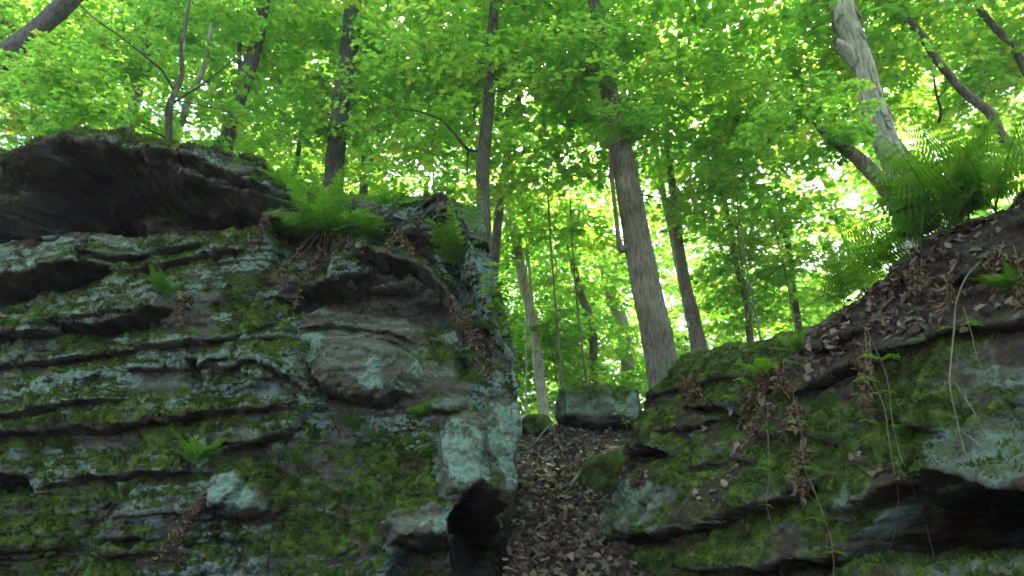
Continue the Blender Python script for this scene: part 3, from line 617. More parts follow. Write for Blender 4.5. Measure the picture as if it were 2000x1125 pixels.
def crown_mesh(name, seed, Rr, H, nspray, nleaf, size, layered=0.6, spread=0.62, cone=0.0):
    r = np.random.default_rng(seed); TW, POS, NRM, FWD, SZ, TI = [], [], [], [], [], []
    for s in range(nspray):
        z = r.uniform(-1, 1); rad = math.sqrt(max(0.05, 1 - z * z)) * (1 - cone * (z * .5 + .5)); rr = rad * r.uniform(0.25, 1.0) ** 0.6
        az = r.uniform(0, 2 * math.pi); out = np.array((math.cos(az), math.sin(az), 0)); lat = np.array((-out[1], out[0], 0))
        c = out * rr * Rr + np.array((0, 0, z * H)); tl = spread * r.uniform(0.7, 1.3); slope = r.uniform(-0.25, 0.2)
        t = r.uniform(-0.55, 1, nleaf); w = r.uniform(-1, 1, nleaf) * (0.55 * (1 - np.abs(t) ** 1.5) + 0.12)
        p = c + out * (t * tl)[:, None] + lat * (w * tl)[:, None]
        p[:, 2] += t * tl * slope - 0.18 * (t ** 2 + w ** 2) * tl + r.normal(size=nleaf) * 0.05 * tl
        POS.append(p); tilt = r.normal(size=(nleaf, 3)) * (0.33 + 0.3 * (1 - layered)); NRM.append(np.array((0, 0, 1.0)) + tilt + out * 0.12)
        FWD.append(out + lat * (w * 1.3)[:, None] + r.normal(size=(nleaf, 3)) * 0.35); SZ.append(size * r.uniform(0.8, 1.2) * r.uniform(0.55, 1.35, nleaf)); TI.append(np.clip(r.normal(0.42 + 0.22 * r.normal(), 0.13, nleaf), 0, 1))
        a0 = c - out * tl * 0.9 - np.array((0, 0, 0.25 * tl)); e = c + out * tl * 0.9
        TW.append((np.array([a0, c + (0, 0, 0.02), e + (0, 0, slope * tl * 0.9 - 0.15 * tl)]), [0.006, 0.004, 0.0015]))
        for k in range(2):
            sg = 1 if k else -1; st = c + out * tl * r.uniform(-0.3, 0.3); TW.append((np.array([st, st + out * 0.3 * tl + lat * sg * 0.45 * tl + (0, 0, -0.05)]), [0.003, 0.001]))
    V, Fl = leaf_batch(np.concatenate(POS), np.concatenate(NRM), np.concatenate(FWD), np.concatenate(SZ), MAPLE7, 0.25, r.uniform(0, 0.3, sum(map(len, POS))))
    ti = np.repeat(np.concatenate(TI), len(MAPLE7))
    leaf = mesh_np(name, V, Fl, [M_LEAF], False, {'tint': ti})
    TV, TF = tubes(TW, 3); twig = mesh_np(name + '_twigs', TV, TF, [M_TWIG])
    return leaf, twig
MAPLE7 = np.array([(0, 0), (.46, .06), (.33, .30), (.52, .62), (.18, .60), (0, 1), (-.18, .60), (-.52, .62), (-.33, .30), (-.46, .06)])
CROWNS = [crown_mesh('crown', 1, 1.9, 1.5, 47, 60, 0.123, 0.8, 0.75), crown_mesh('crown', 2, 1.5, 2.3, 47, 60, 0.113, 0.7, 0.65), crown_mesh('crown', 3, 2.6, 2.4, 68, 66, 0.118, 0.6, 0.8),
          crown_mesh('crown', 4, 2.2, 3.6, 76, 66, 0.128, 0.6, 0.8), crown_mesh('crown', 5, 3.4, 2.8, 89, 72, 0.138, 0.5, 1.0), crown_mesh('crown', 6, 1.1, 0.8, 22, 60, 0.128, 0.9, 0.6)]
def add_crown(root, variant, P, scale=1.0, rz=None):
    rz = random.uniform(0, 6.28) if rz is None else rz
    loc = Vector(tuple(P)) - root.location
    o = link('crown', CROWNS[variant][0], root, loc); o.scale = (scale,) * 3; o.rotation_euler = (0, 0, rz)
    tag(link('twigs', CROWNS[variant][1], o), kind='stuff'); return o
def trunk_mesh(name, P, rad, bark, base, seed=0, ns=16, seg=None):
    seg = seg or max(14, int(len(P) * 10)); Q = spline(P, seg); rr = np.interp(np.linspace(0, 1, seg), np.linspace(0, 1, len(rad)), rad)
    V, Fc = tubes([(Q, rr)], ns); cen = np.repeat(Q, ns, 0); dr = V - cen
    V = cen + dr * (1 + 0.10 * noise(V * np.array((4, 4, 1.2)) + seed, 3) + 0.05 * noise(V * np.array((14, 14, 3)) + seed, 4))[:, None]
    return mesh_np(name, V - np.array(base), Fc, [bark])
def tree(name, label, pts, Y, bark, limbs=(), crowns=(), group=None, down=True, ns=16, flare=1.35):
    """pts: trunk points of the photo from bottom to top with the stem width there, on the plane y = Y"""
    P = [at(x, y, Y) for x, y, w in pts]; wd = [w / 2 / F * (p[1] * cP + (p[2] - CAM[2]) * sP) for (x, y, w), p in zip(pts, P)]
    P = [np.array(p) + (0, 0.05 * math.sin(i * 2.1), 0) for i, p in enumerate(P)]
    if down:
        gz = float(ground_z(P[0][0], Y)) - 0.1
        if P[0][2] > gz + 0.05:
            sl = (P[0] - P[1]) / max(1e-3, abs(P[0][2] - P[1][2])); dz = P[0][2] - gz
            b = P[0] + np.array((np.clip(sl[0], -.25, .25) * dz * 0.6, 0, -dz)); P.insert(0, b); wd.insert(0, wd[0] * flare)
    base = P[0].copy(); root = thing(name, label, 'tree', base, group)
    link('trunk', trunk_mesh('trunk', P, wd, bark, base, random.random() * 50, ns), root)
    for lb in limbs:                                        # (points, bark[, depth offset])
        lp, dy = lb[0], (lb[1] if len(lb) > 1 else 0)
        Q = [at(x, y, Y + dy * i / max(1, len(lp) - 1)) for i, (x, y, w) in enumerate(lp)]
        lw = [w / 2 / F * (p[1] * cP + (p[2] - CAM[2]) * sP) for (x, y, w), p in zip(lp, Q)]
        link('limb', trunk_mesh('limb', Q, lw, lb[2] if len(lb) > 2 else bark, base, random.random() * 50, 8), root)
    for cr in crowns:                                       # (variant, px, py, Y, scale)
        add_crown(root, cr[0], at(cr[1], cr[2], cr[3]), cr[4])
    return root

# ------------------------------------------------------------------ trees one can tell apart
tree('maple_tree', 'thick dark trunk leaning to the right in the top left corner', [(-170, 300, 50), (-70, 205, 45), (0, 128, 40), (60, 68, 37), (130, 0, 34), (230, -95, 30)], 9, M_BARK,
     (), [(3, 60, -150, 10, 1.0), (0, -160, 130, 12.5, 0.8)])
tree('maple_tree', 'grey trunk rising behind the leaning dark trunk in the top left corner', [(-30, 230, 34), (5, 110, 30), (20, 40, 28), (35, -60, 24)], 12, M_BARKM, (), [(4, 60, -40, 13, 1.0), (2, 80, 190, 12.5, 0.9)])
tree('maple_tree', 'slender straight grey brown trunk behind the highest point of the layered outcrop', [(255, 240, 20), (270, 160, 21), (290, 90, 21), (305, 40, 20), (322, -20, 19), (345, -120, 16)], 11, M_BARKM,
     [([(318, 8, 6), (360, 18, 4), (400, 22, 4), (440, 8, 2)], -0.4, M_TWIG)], [(2, 230, 70, 13, .9), (3, 330, -170, 11, 1.0)])
tree('maple_sapling', 'thin forked dark sapling rooted on the cap of the layered outcrop', [(318, 290, 17), (326, 262, 14), (334, 215, 13), (342, 180, 11), (352, 140, 10), (358, 100, 8), (364, 40, 6), (372, -30, 4)], 6.2, M_BARK,
     [([(341, 178, 5), (318, 140, 4.5), (296, 120, 4), (240, 75, 3), (190, 40, 2.6), (140, -5, 2)], -0.5, M_TWIG), ([(340, 200, 5), (355, 190, 4), (395, 165, 3.6), (440, 130, 3), (462, 112, 2)], 0.5, M_TWIG),
      ([(345, 196, 3), (390, 205, 2.5), (450, 218, 2)], -0.3, M_TWIG), ([(322, 268, 4), (295, 255, 3), (265, 240, 2)], -0.3, M_TWIG)],
     [(5, 250, 90, 7.8, 0.42), (5, 400, 30, 8.2, .6), (5, 130, 130, 6.6, 0.4)], down=False)
tree('maple_sapling', 'pale mottled thin stem leaning right close beside the dark forked sapling', [(333, 278, 14), (352, 235, 14), (372, 190, 13), (390, 150, 12), (402, 110, 10), (415, 50, 6)], 8.6, M_BARKL, (), [(1, 420, 90, 9, 0.9)])
tree('maple_tree', 'medium dark trunk half veiled by leaves at the right end of the cap slab', [(440, 285, 28), (452, 235, 26), (470, 190, 27), (488, 130, 28), (505, 60, 24), (517, 0, 22), (530, -90, 18)], 10, M_BARK,
     [([(478, 165, 12), (470, 140, 10), (468, 110, 9), (470, 60, 6)], 0)], [(2, 480, 60, 11.5, 0.8), (1, 570, 200, 12.5, 0.9), (3, 520, -180, 10, 1.0)])
tree('maple_tree', 'straight dark grey trunk rising behind the big fern on the layered outcrop', [(648, 400, 40), (652, 345, 38), (658, 280, 37), (668, 190, 36), (678, 110, 35), (690, 30, 33), (697, -40, 31), (705, -130, 26)], 10.5, M_BARK,
     [([(662, 250, 5), (640, 220, 4), (610, 190, 3)], 0.4, M_TWIG)], [(0, 640, 110, 12, 0.8), (3, 760, -160, 11, 1.1), (5, 665, 190, 9.9, 0.8)])
tree('beech_tree', 'slim pale trunk forking low, just right of the straight dark grey trunk', [(708, 395, 17), (712, 330, 16), (716, 260, 16), (724, 200, 15), (732, 130, 14), (738, 60, 13), (742, -20, 11)], 13, M_BARKM,
     [([(716, 325, 8), (735, 295, 7), (752, 265, 6), (764, 215, 5), (768, 170, 3)], 0.3)], [(2, 740, 40, 13.5, 1.0), (2, 830, 250, 14, 0.85)])
tree('maple_tree', 'narrow dark trunk standing upright over the corner of the layered outcrop', [(947, 470, 27), (944, 400, 26), (943, 330, 25), (948, 270, 24), (955, 190, 22), (958, 110, 21), (963, 40, 19), (968, -30, 17), (972, -120, 14)], 8.4, M_BARK,
     [([(938, 296, 7), (918, 293, 6), (905, 283, 6), (885, 258, 5), (860, 234, 4), (825, 220, 3), (785, 212, 2)], -0.4, M_TWIG), ([(915, 296, 4), (912, 320, 3.5), (913, 340, 2.5)], 0, M_TWIG), ([(952, 178, 6), (938, 195, 5), (927, 210, 4.5), (926, 232, 3.5)], -0.3, M_TWIG),
      ([(955, 165, 5), (990, 145, 4), (1020, 128, 3), (1050, 112, 2)], 0.3, M_TWIG)], [(0, 860, 170, 8.8, 0.8), (0, 1040, 220, 9, 0.8), (3, 950, -170, 9, 1.0)])
tree('beech_tree', 'pale forked trunk seen just right of the layered outcrop edge', [(1066, 830, 20), (1058, 770, 20), (1048, 690, 21), (1038, 620, 20), (1022, 550, 19), (1010, 480, 18), (1004, 440, 15), (994, 395, 12), (985, 340, 9)], 15, M_BARKL,
     [([(1007, 458, 12), (988, 430, 10), (972, 402, 8), (960, 360, 5)], 0), ([(1044, 660, 8), (1040, 600, 7), (1035, 540, 6), (1030, 480, 4)], 0.4)], [(2, 1000, 330, 15, 1.0), (1, 1040, 560, 16, 1.0)])
tree('beech_tree', 'thin crooked grey trunk rising behind the left end of the squarish boulder', [(1163, 780, 17), (1160, 720, 17), (1158, 660, 17), (1148, 610, 17), (1132, 565, 15), (1118, 510, 13), (1108, 460, 11), (1102, 400, 9)], 17, M_BARKM, (), [(2, 1110, 400, 17, 1.1), (1, 1130, 600, 18, 1.0)])
tree('beech_tree', 'very thin dark trunk between the pale forked trunk and the boulder', [(1103, 810, 13), (1098, 740, 12), (1090, 680, 12), (1082, 640, 10), (1070, 580, 7)], 20, M_BARK, (), [(2, 1080, 560, 20, 1.0)])
tree('beech_tree', 'tan trunk broken by leaves directly above the squarish boulder', [(1236, 800, 32), (1230, 740, 32), (1224, 680, 30), (1212, 625, 27), (1196, 580, 24), (1180, 520, 20)], 20, M_BARKL, (), [(4, 1190, 480, 21, 1.0), (2, 1260, 620, 21, 1.0)])
tree('hickory_tree', 'large leaning grey brown trunk rooted at the top of the mossy bank', [(1300, 745, 66), (1291, 700, 62), (1278, 640, 60), (1262, 560, 57), (1245, 470, 53), (1228, 380, 48), (1212, 290, 43), (1196, 210, 37), (1180, 130, 33), (1168, 50, 29), (1158, -40, 26), (1148, -140, 22)], 9, M_BARKM,
     [([(1236, 468, 10), (1224, 484, 14), (1213, 486, 16), (1208, 465, 10), (1204, 430, 9), (1199, 385, 9), (1194, 340, 8), (1190, 290, 3)], -0.15, M_BARKM), ([(1226, 372, 5), (1262, 382, 4), (1300, 390, 3), (1340, 420, 2)], -0.5, M_TWIG)],
     [(5, 1225, 225, 8.4, 0.42), (5, 1175, 90, 8.3, 0.5), (0, 1350, 260, 10.5, 0.75), (3, 1150, -200, 9, 1.1), (4, 1250, -120, 11, 1.0)], flare=1.2)
tree('maple_tree', 'twin stemmed trunk right behind the large leaning trunk', [(1372, 720, 34), (1363, 660, 30), (1350, 610, 26), (1338, 550, 20), (1328, 480, 18), (1320, 420, 16), (1312, 350, 14), (1302, 280, 11), (1290, 180, 8)], 12, M_BARKM,
     [([(1352, 640, 20), (1338, 580, 17), (1326, 520, 16), (1312, 450, 15), (1298, 390, 13), (1288, 330, 10), (1278, 260, 7)], 0.5, M_BARKL), ([(1318, 400, 5), (1345, 350, 4), (1362, 330, 3), (1390, 290, 2)], 0.3, M_TWIG)], [(2, 1330, 150, 13, .8), (1, 1430, 430, 13, .9)])
tree('maple_sapling', 'lone thin bent stem right of the twin stemmed trunk', [(1470, 690, 14), (1465, 650, 13), (1458, 600, 12), (1447, 550, 12), (1436, 500, 11), (1425, 440, 9), (1410, 380, 7)], 12.5, M_BARKM, [([(1436, 500, 4), (1452, 470, 3), (1475, 450, 2)], 0, M_TWIG)], [(0, 1430, 340, 13.5, 0.8), (1, 1500, 500, 14, 0.8)])
tree('maple_sapling', 'faint dark stem half hidden by leaves left of the tall ferns', [(1560, 640, 14), (1550, 560, 13), (1540, 490, 12), (1528, 440, 10), (1515, 380, 8)], 13, M_BARK, (), [(2, 1560, 380, 13, 1.0), (0, 1560, 560, 12, 0.9)])
tree('shagbark_hickory', 'pale shaggy barked trunk with broken stub at the upper right', [(1800, 560, 51), (1775, 440, 37), (1748, 340, 47), (1728, 270, 45), (1705, 190, 44), (1682, 120, 33), (1662, 60, 41), (1645, 0, 48), (1625, -80, 42), (1600, -190, 27)], 7.2, M_BARKL,
     [([(1680, 130, 30), (1655, 100, 26), (1638, 86, 20), (1630, 80, 12)], -0.1), ([(1655, 40, 26), (1632, 10, 24), (1605, -30, 22)], 0), ([(1790, 490, 34), (1760, 415, 32), (1715, 350, 29), (1665, 300, 26), (1628, 275, 20), (1605, 255, 14), (1585, 235, 4)], -0.3, M_BARKM)],
     [(3, 1600, -220, 8, 1.0), (0, 1560, 90, 9, 0.8), (5, 1585, 225, 6.9, .55)])
tree('maple_tree', 'dark leaning trunk crossing the sky gap right of the shaggy trunk', [(2010, 330, 20), (1965, 270, 18), (1930, 225, 17), (1882, 178, 16), (1838, 120, 15), (1790, 65, 14), (1740, 12, 12), (1690, -50, 10)], 8.2, M_BARKM,
     [([(1834, 240, 7), (1838, 215, 6), (1829, 185, 5), (1824, 150, 3)], -0.3, M_TWIG), ([(1834, 190, 4), (1845, 175, 3), (1848, 160, 2)], 0, M_TWIG)], [(3, 1700, -170, 9, 1.0), (0, 1900, 60, 9, 0.8)])
tree('maple_tree', 'dark leaning trunk in the top right corner', [(2060, 230, 16), (2010, 140, 15), (1975, 95, 14), (1945, 55, 14), (1915, 10, 13), (1880, -50, 11)], 8.6, M_BARKM, (), [(3, 1890, -180, 9.5, 1.0), (0, 1980, 20, 9, 0.8)])
tree('beech_tree', 'pale thin stem seen in a sky gap left of the straight dark grey trunk', [(566, 380, 11), (578, 320, 10), (588, 270, 9), (596, 230, 8), (600, 170, 6)], 14, M_BARKM, (), [(2, 600, 160, 14, 0.9)])

# loose plates of the shaggy trunk
shag = [o for o in C.objects if o.name == 'shagbark_hickory'][0]; trk = [o for o in C.objects if o.parent == shag and o.name.startswith('trunk')][0]; tv = np.array([v.co[:] for v in trk.data.vertices]).reshape(-1, 16, 3); pr_ = random.Random(3)
for k in range(90):
    i = pr_.randrange(int(len(tv) * .15), int(len(tv) * .8)); j = pr_.randrange(16); c = tv[i].mean(0); p = tv[i, j]; nrm = p - c; nrm /= np.linalg.norm(nrm); T = tv[i + 1].mean(0) - tv[i].mean(0); T /= np.linalg.norm(T); sd = np.cross(T, nrm)
    L = pr_.uniform(.16, .42); w = pr_.uniform(.018, .04); lift = pr_.uniform(.015, .06); rows = []
    for t in (0, .35, .7, 1):
        q = p + T * L * (.5 - t) + nrm * (.004 + lift * t ** 2); ww = w * (1 - .35 * t); rows += [q - sd * ww, q + sd * ww, q + sd * ww - nrm * .008, q - sd * ww - nrm * .008]
    Fp = [(r * 4 + a_, r * 4 + (a_ + 1) % 4, r * 4 + 4 + (a_ + 1) % 4, r * 4 + 4 + a_) for r in range(3) for a_ in range(4)] + [(12, 13, 14, 15), (3, 2, 1, 0)]
    link('bark_plate', mesh_np('bark_plate', np.array(rows), np.array(Fp), [M_BARKL], False), shag)

# saplings that fill the understorey and the wood behind: one crown on a thin stem each
def filler(px, py, Y, variant, scale, label, group, name='maple_sapling'):
    P = at(px, py, Y); gz = float(ground_z(P[0], Y)) - 0.1
    root = thing(name, label, 'tree', (P[0] + random.uniform(-.2, .9), Y, gz), group)
    b = np.array(root.location); h = P[2] - gz
    m = b + np.array(((P[0] - b[0]) * .4 + random.uniform(-.12, .12), 0.1, h * 0.5)); r0 = 0.014 + 0.004 * Y / 6 * random.uniform(.6, 1.5)
    link('trunk', trunk_mesh('trunk', [b, m, P], [r0, r0 * .75, r0 * .35], random.choice([M_BARKM, M_BARKL, M_BARKL]), b, random.random() * 40, 8, 14), root)
    add_crown(root, variant, P, scale); return root
NEARF = [(190, 90, 12.2, 0, .8, 'leafy maple sapling under the leaning trunk in the top left corner'), (400, 20, 12.8, 0, .8, 'leafy maple sapling reaching above the thin forked sapling'),
         (70, 225, 7.6, 5, .9, 'small sapling with broad leaves hanging over the far left of the cap slab'), (215, 225, 7.0, 5, .6, 'small sapling with broad backlit leaves just above the peak of the cap slab'),
         (830, 60, 11.5, 0, .9, 'leafy maple sapling between the straight dark grey trunk and the upright narrow trunk'), (1060, 60, 11, 0, .8, 'leafy maple sapling between the upright narrow trunk and the leaning grey brown trunk'),
         (1110, 330, 12, 0, .9, 'leafy maple sapling low beside the left of the large leaning trunk'), (1400, 80, 11.5, 0, .8, 'broad maple sapling high between the large leaning trunk and the shaggy trunk'),
         (1420, 230, 9.5, 0, .85, 'layered maple sapling right of the large leaning trunk, above the twin stems'), (1540, 170, 11.5, 0, .8, 'broad maple sapling just left of the shaggy trunk'),
         (1500, 380, 10.5, 0, .9, 'layered maple sapling above the lone thin bent stem'), (1800, 240, 10.5, 0, .8, 'leafy maple sapling right behind the shaggy trunk'),
         (1960, 170, 11, 0, .8, 'leafy maple sapling under the leaning trunk of the top right corner'), (820, 330, 13, 0, .8, 'low leafy sapling behind the flat top of the layered outcrop')]
for px, py, Y, v, s, lb in NEARF: filler(px, py, Y, v, s, lb, 'understorey maple saplings')
# unseen trees added behind the viewer and over the gully to shade the rocks
for x, y, z, v, lb in ((-4.5, -5.5, 7.5, 4, 'unseen shade tree added behind the viewer to the left'), (5.0, -5.0, 7.5, 4, 'unseen shade tree added behind the viewer to the right'),
                       (-5.5, 0.5, 8.5, 4, 'unseen shade tree added over the left outcrop beside the viewer'), (5.5, 0.8, 8.5, 4, 'unseen shade tree added over the right bank beside the viewer'),
                       (0.3, 1.2, 11.8, 4, 'tall unseen tree added to shade the two outcrops')):
    sx = x - (6.0 if abs(x) < 1 else 0)
    root = thing('maple_tree', lb, 'tree', (sx, y, float(ground_z(sx, y)) - 0.1), 'shade trees added around the viewer'); bb = np.array(root.location)
    link('trunk', trunk_mesh('trunk', [bb, bb * (.5, 1, 1) + np.array((x * .5, 0, (z - bb[2]) * .6)), np.array((x, y, z))], [.16, .12, .05], M_BARKM, bb, 3, 10), root)
    add_crown(root, v, (x, y, z), 1.15)
rr = random.Random(5)
for Y, step, y0, y1, v in ((15, 420, -40, 640, (2, 1, 0)), (21, 430, 60, 700, (2, 3)), (30, 330, 150, 760, (3, 4)), (44, 250, 260, 800, (4,))):
    px = -100
    while px < 2150:
        py = y0
        while py < y1:
            skip = rr.random() < (0.5 if 1200 < px < 1750 and Y < 25 else 0.12)
            if not skip:
                filler(px + rr.uniform(-.5, .5) * step, py + rr.uniform(-.3, .5) * step, Y * rr.uniform(.92, 1.1), rr.choice(v), rr.uniform(.9, 1.25), 'slender leafy tree deep in the wood, its crown lost among others', 'trees deep in the wood', 'maple_tree')
            py += step * (1.0 if Y < 15 else 0.9)
        px += step

# low growth behind the crest of the path
rr = random.Random(9)
for px in range(980, 1760, 95):
    for Y, py in ((19, 770), (26, 700), (34, 735)):
        filler(px + rr.uniform(-50, 50), py + rr.uniform(-35, 45) - max(0, px - 1300) * 0.16, Y * rr.uniform(.9, 1.1), rr.choice((0, 2, 2)), rr.uniform(.85, 1.15), 'low leafy sapling of the sunlit thicket beyond the crest of the path', 'thicket beyond the crest')
for x, y, z, bx, lb in ((2.0, 14.0, 14.2, 3.05, 'tall sun-blocking maple added behind the large leaning trunk, crown out of view'), (0.6, 12.6, 13.4, -.55, 'tall sun-blocking maple added behind the narrow upright trunk, crown out of view')):  # crowns added out of view to keep sun spots off the path
    root = thing('maple_tree', lb, 'tree', (bx, y, float(ground_z(bx, y)) - .1), 'sun-blocking maples added over the gully'); bb = np.array(root.location)
    link('trunk', trunk_mesh('trunk', [bb, bb + ((x - bx) * .3, 0.05, 5), (x, y, z)], [.11, .09, .04], M_BARKM, bb, 8, 10), root)
    add_crown(root, 4, (x, y, z), 1.0)

# ------------------------------------------------------------------ ferns
def frond_mesh(arch, seed, pairs=22, wide=0.26, dry=False):
    r = np.random.default_rng(seed); V, Fc, TI = [], [], []
    def ax(t): return np.array((t * (1 - 0.12 * arch), 0, 0.55 * arch * t - 0.95 * arch * t * t))
    for i in range(pairs):
        t = 0.16 + 0.82 * i / (pairs - 1); b = ax(t); T = ax(t + 0.01) - ax(t - 0.01); T /= np.linalg.norm(T)
        u = (t - 0.16) / 0.84; L = wide * (math.sin(min(1, u * 2.6 + 0.55) * math.pi / 2) * (1 - u) ** 0.75 + 0.02) * r.uniform(.78, 1.1)
        for sg in (-1, 1):
            d = np.array((0.0, sg, 0)) * 0.93 + T * r.uniform(.2, .5) + np.array((0, 0, -0.12 - 0.2 * r.random())); d /= np.linalg.norm(d)
            w = np.cross(d, np.array((0, 0, 1.0))); w /= np.linalg.norm(w)
            m = 6; st = L / m; tt = r.uniform(.25, .8)
            for k in range(m):
                q = b + d * st * (k + 0.15) + np.array((0, 0, -0.10 * L * (k / m) ** 2)); q2 = q + d * st * 0.95
                ww = 0.62 * wide * 0.33 * (1 - (k / m) ** 1.6) * (1 - 0.5 * u) + 0.004
                for s2 in (-1, 1):
                    n0 = len(V); V += [q, q2, q + d * st * 0.75 + w * s2 * ww + np.array((0, 0, r.normal() * .004)), ]; Fc.append((n0, n0 + 1, n0 + 2)); TI += [tt] * 3
    rc = np.array([ax(t) for t in np.linspace(0, 1, 12)]); tv, tf = tubes([(rc, np.linspace(.0075, .002, 12))], 3)
    n0 = len(V); V += list(tv); Fc += [tuple(q) for f in tf + n0 for q in ((f[0], f[1], f[2]), (f[0], f[2], f[3]))]; TI += [0.2] * len(tv)
    return mesh_np('frond', np.array(V), np.array(Fc), [M_FERN], False, {'tint': np.array(TI)})
FRONDS = [frond_mesh(.25, 1, 14, .30), frond_mesh(.55, 2, 13, .32), frond_mesh(.85, 3, 13, .30), frond_mesh(.12, 4, 16, .26)]
def fern(px, py, n, ln, label, az=(0, 360), el=(25, 70), var=(0, 1, 2), off=0.0, name='fern', P=None):
    if P is None:
        P, N, D = hit(px, py); P = P + N * off
    root = thing(name, label, 'fern', P, 'ferns growing on the rocks')
    for i in range(n):
        o = link('frond', FRONDS[random.choice(var)], root); L = ln * random.uniform(.75, 1.12)
        a = az[0] + (az[1] - az[0]) * ((i + random.uniform(-.35, .35) + .5) / n)
        o.scale = (L, L * random.uniform(.85, 1.1), L); o.rotation_euler = (R(random.uniform(-25, 25)), -R(random.uniform(*el)), R(a))
    return root
# azimuth: 0 = right, 90 = away, 180 = left, 270 = towards the viewer
fern(640, 452, 17, .66, 'largest bright fern, fanning over the edge of the layered outcrop', (150, 400), (8, 72), off=.05)
fern(885, 545, 6, .62, 'tall upright fern at the corner of the layered outcrop', (190, 350), (45, 82), (3, 0), off=.14)
fern(325, 580, 6, .24, 'small bright fern in the middle of the layered rock face', (170, 370), (35, 80), off=.02)
fern(345, 440, 7, .28, 'fern half in shadow below the cap slab', (180, 360), (35, 80), off=.02)
fern(398, 915, 8, .30, 'low fern spreading flat in front of the moss at the lower left', (160, 380), (25, 60), (0, 1), off=.05)
fern(800, 805, 4, .30, 'fern arching down to the right beneath the bulging block', (280, 375), (10, 50), (0, 1), off=.05)
fern(690, 850, 6, .17, 'little fern tuft under the left side of the bulging block', (180, 360), (35, 80), (0, 3), off=.03)
fern(575, 915, 6, .16, 'tiny bluish fern left of the mossy slope', (180, 360), (35, 80), (0, 3), off=.03)
fern(735, 865, 5, .16, 'tiny fern tuft straight below the bulging block', (180, 360), (35, 80), (0, 3), off=.03)
fern(690, 955, 4, .14, 'tiny fern drooping in the thick moss at lower centre', (200, 340), (-20, 30), off=.01)
fern(555, 372, 6, .34, 'fern at the back edge where the cap slab steps down', (120, 400), (15, 60), off=.02)
fern(770, 400, 6, .34, 'fern on the flat top right of the largest fern', (150, 400), (10, 45), (1, 2), off=.02)
fern(960, 660, 5, .26, 'fern low on the right edge of the layered outcrop', (200, 390), (10, 60), off=.02)
fern(470, 275, 5, .30, 'fern among the roots on top of the cap slab', (120, 400), (15, 60), P=at(500, 318, 5.4))
fern(90, 290, 6, .40, 'fern on the far left of the cap slab skyline', (120, 400), (20, 60), P=at(60, 300, 5.4))
fern(1775, 470, 5, .62, 'tall dark fern standing against the light below the shaggy trunk', (200, 420), (62, 86), (3, 0), off=.02)
fern(1850, 462, 5, .60, 'broad bright fern on the skyline of the earth bank', (120, 420), (35, 75), (0, 1), off=.02)
fern(1735, 520, 5, .50, 'dark fern arching left from the skyline of the earth bank', (130, 260), (15, 60), (0, 1), off=.02)
fern(1655, 600, 4, .42, 'lacy fern lower down the skyline of the earth bank', (90, 270), (25, 70), (0, 1), off=.02)
fern(1950, 415, 5, .55, 'fern at the far right of the skyline', (120, 420), (30, 75), (0, 1), off=.02)
fern(1990, 390, 4, .66, 'large fern leaning in over the right edge of the picture', (110, 300), (35, 80), (0, 1), P=np.array((2.35, 3.2, 3.0)))
fern(1500, 735, 5, .28, 'bright fern low on the mossy bank above the brown strands', (170, 400), (10, 55), off=.02)
fern(1690, 570, 5, .40, 'dark fern half way down the skyline of the earth bank', (120, 300), (20, 65), (0, 1), off=.02)
fern(1990, 570, 5, .22, 'small fern on the brown bank at the right edge', (150, 300), (10, 50), off=.01)
fern(1560, 690, 5, .22, 'small fern at the soil edge of the mossy bank', (150, 300), (20, 60), off=.01)

# ------------------------------------------------------------------ herbs with opposite leaves
def herb(P, h, n, label, lean=(0, 0), size=.09, shape=OVAL, name='leafy_herb', group='leafy herbs on the outcrops', pairs=6):
    root = thing(name, label, 'plant', P, group)
    for s in range(n):
        az = random.uniform(0, 6.28); tip = np.array((lean[0] + .25 * math.cos(az), lean[1] + .25 * math.sin(az), 1.0)) * h * random.uniform(.7, 1.1)
        pts = spline([np.zeros(3), tip * .5 + (0, 0, .05 * h), tip], 9); V, Fc = tubes([(pts, np.linspace(.004, .0015, 9))], 4)
        st = link('stem', mesh_np('stem', V, Fc, [M_FERN], True, {'tint': np.full(len(V), .5)}), root)
        pos, nr, fw, sz = [], [], [], []
        for k in range(pairs):
            t = .35 + .65 * k / (pairs - 1); c = pts[min(8, int(t * 8))]; a0 = k * 1.57 + az
            for q in (0, math.pi):
                d = np.array((math.cos(a0 + q), math.sin(a0 + q), .25)); pos.append(c + d * .01); fw.append(d); nr.append(np.array((0, 0, 1)) + np.random.default_rng(k).normal(size=3) * .2 - d * .1); sz.append(size * random.uniform(.7, 1.15))
        LV, LF = leaf_batch(np.array(pos), np.array(nr), np.array(fw), np.array(sz), shape, .2, .35); m = len(shape)
        for j in range(len(pos)):
            link('leaf', mesh_np('leaf', LV[j * m:(j + 1) * m], np.arange(m)[None], [M_FERN], False, {'tint': np.full(m, random.uniform(.4, 1))}), st)
herb(hit(955, 640)[0] + (0.03, -.14, 0), .42, 4, 'bright herb with opposite pointed leaves on the outcrop corner', (.1, -.25))
herb(hit(985, 690)[0] + (0.03, -.1, 0), .26, 2, 'small leafy herb lower on the right edge of the outcrop', (.2, -.2), .06, pairs=4)
herb(hit(1775, 480)[0], .42, 4, 'broad leaved plant in front of the tall dark fern', (-.1, -.3), .12, MAPLE, pairs=4)
herb(hit(1890, 440)[0], .48, 4, 'broad leaved plant on the skyline right of the ferns', (0, -.2), .13, MAPLE, pairs=4)
herb(at(1225, 838, 8.6), .28, 2, 'leafy seedling beside the right end of the squarish boulder', (-.2, -.2), .09, pairs=4)
herb(at(170, 300, 5.2), .30, 2, 'two leaved seedling on the peak of the cap slab', (.1, -.1), .10, pairs=2)

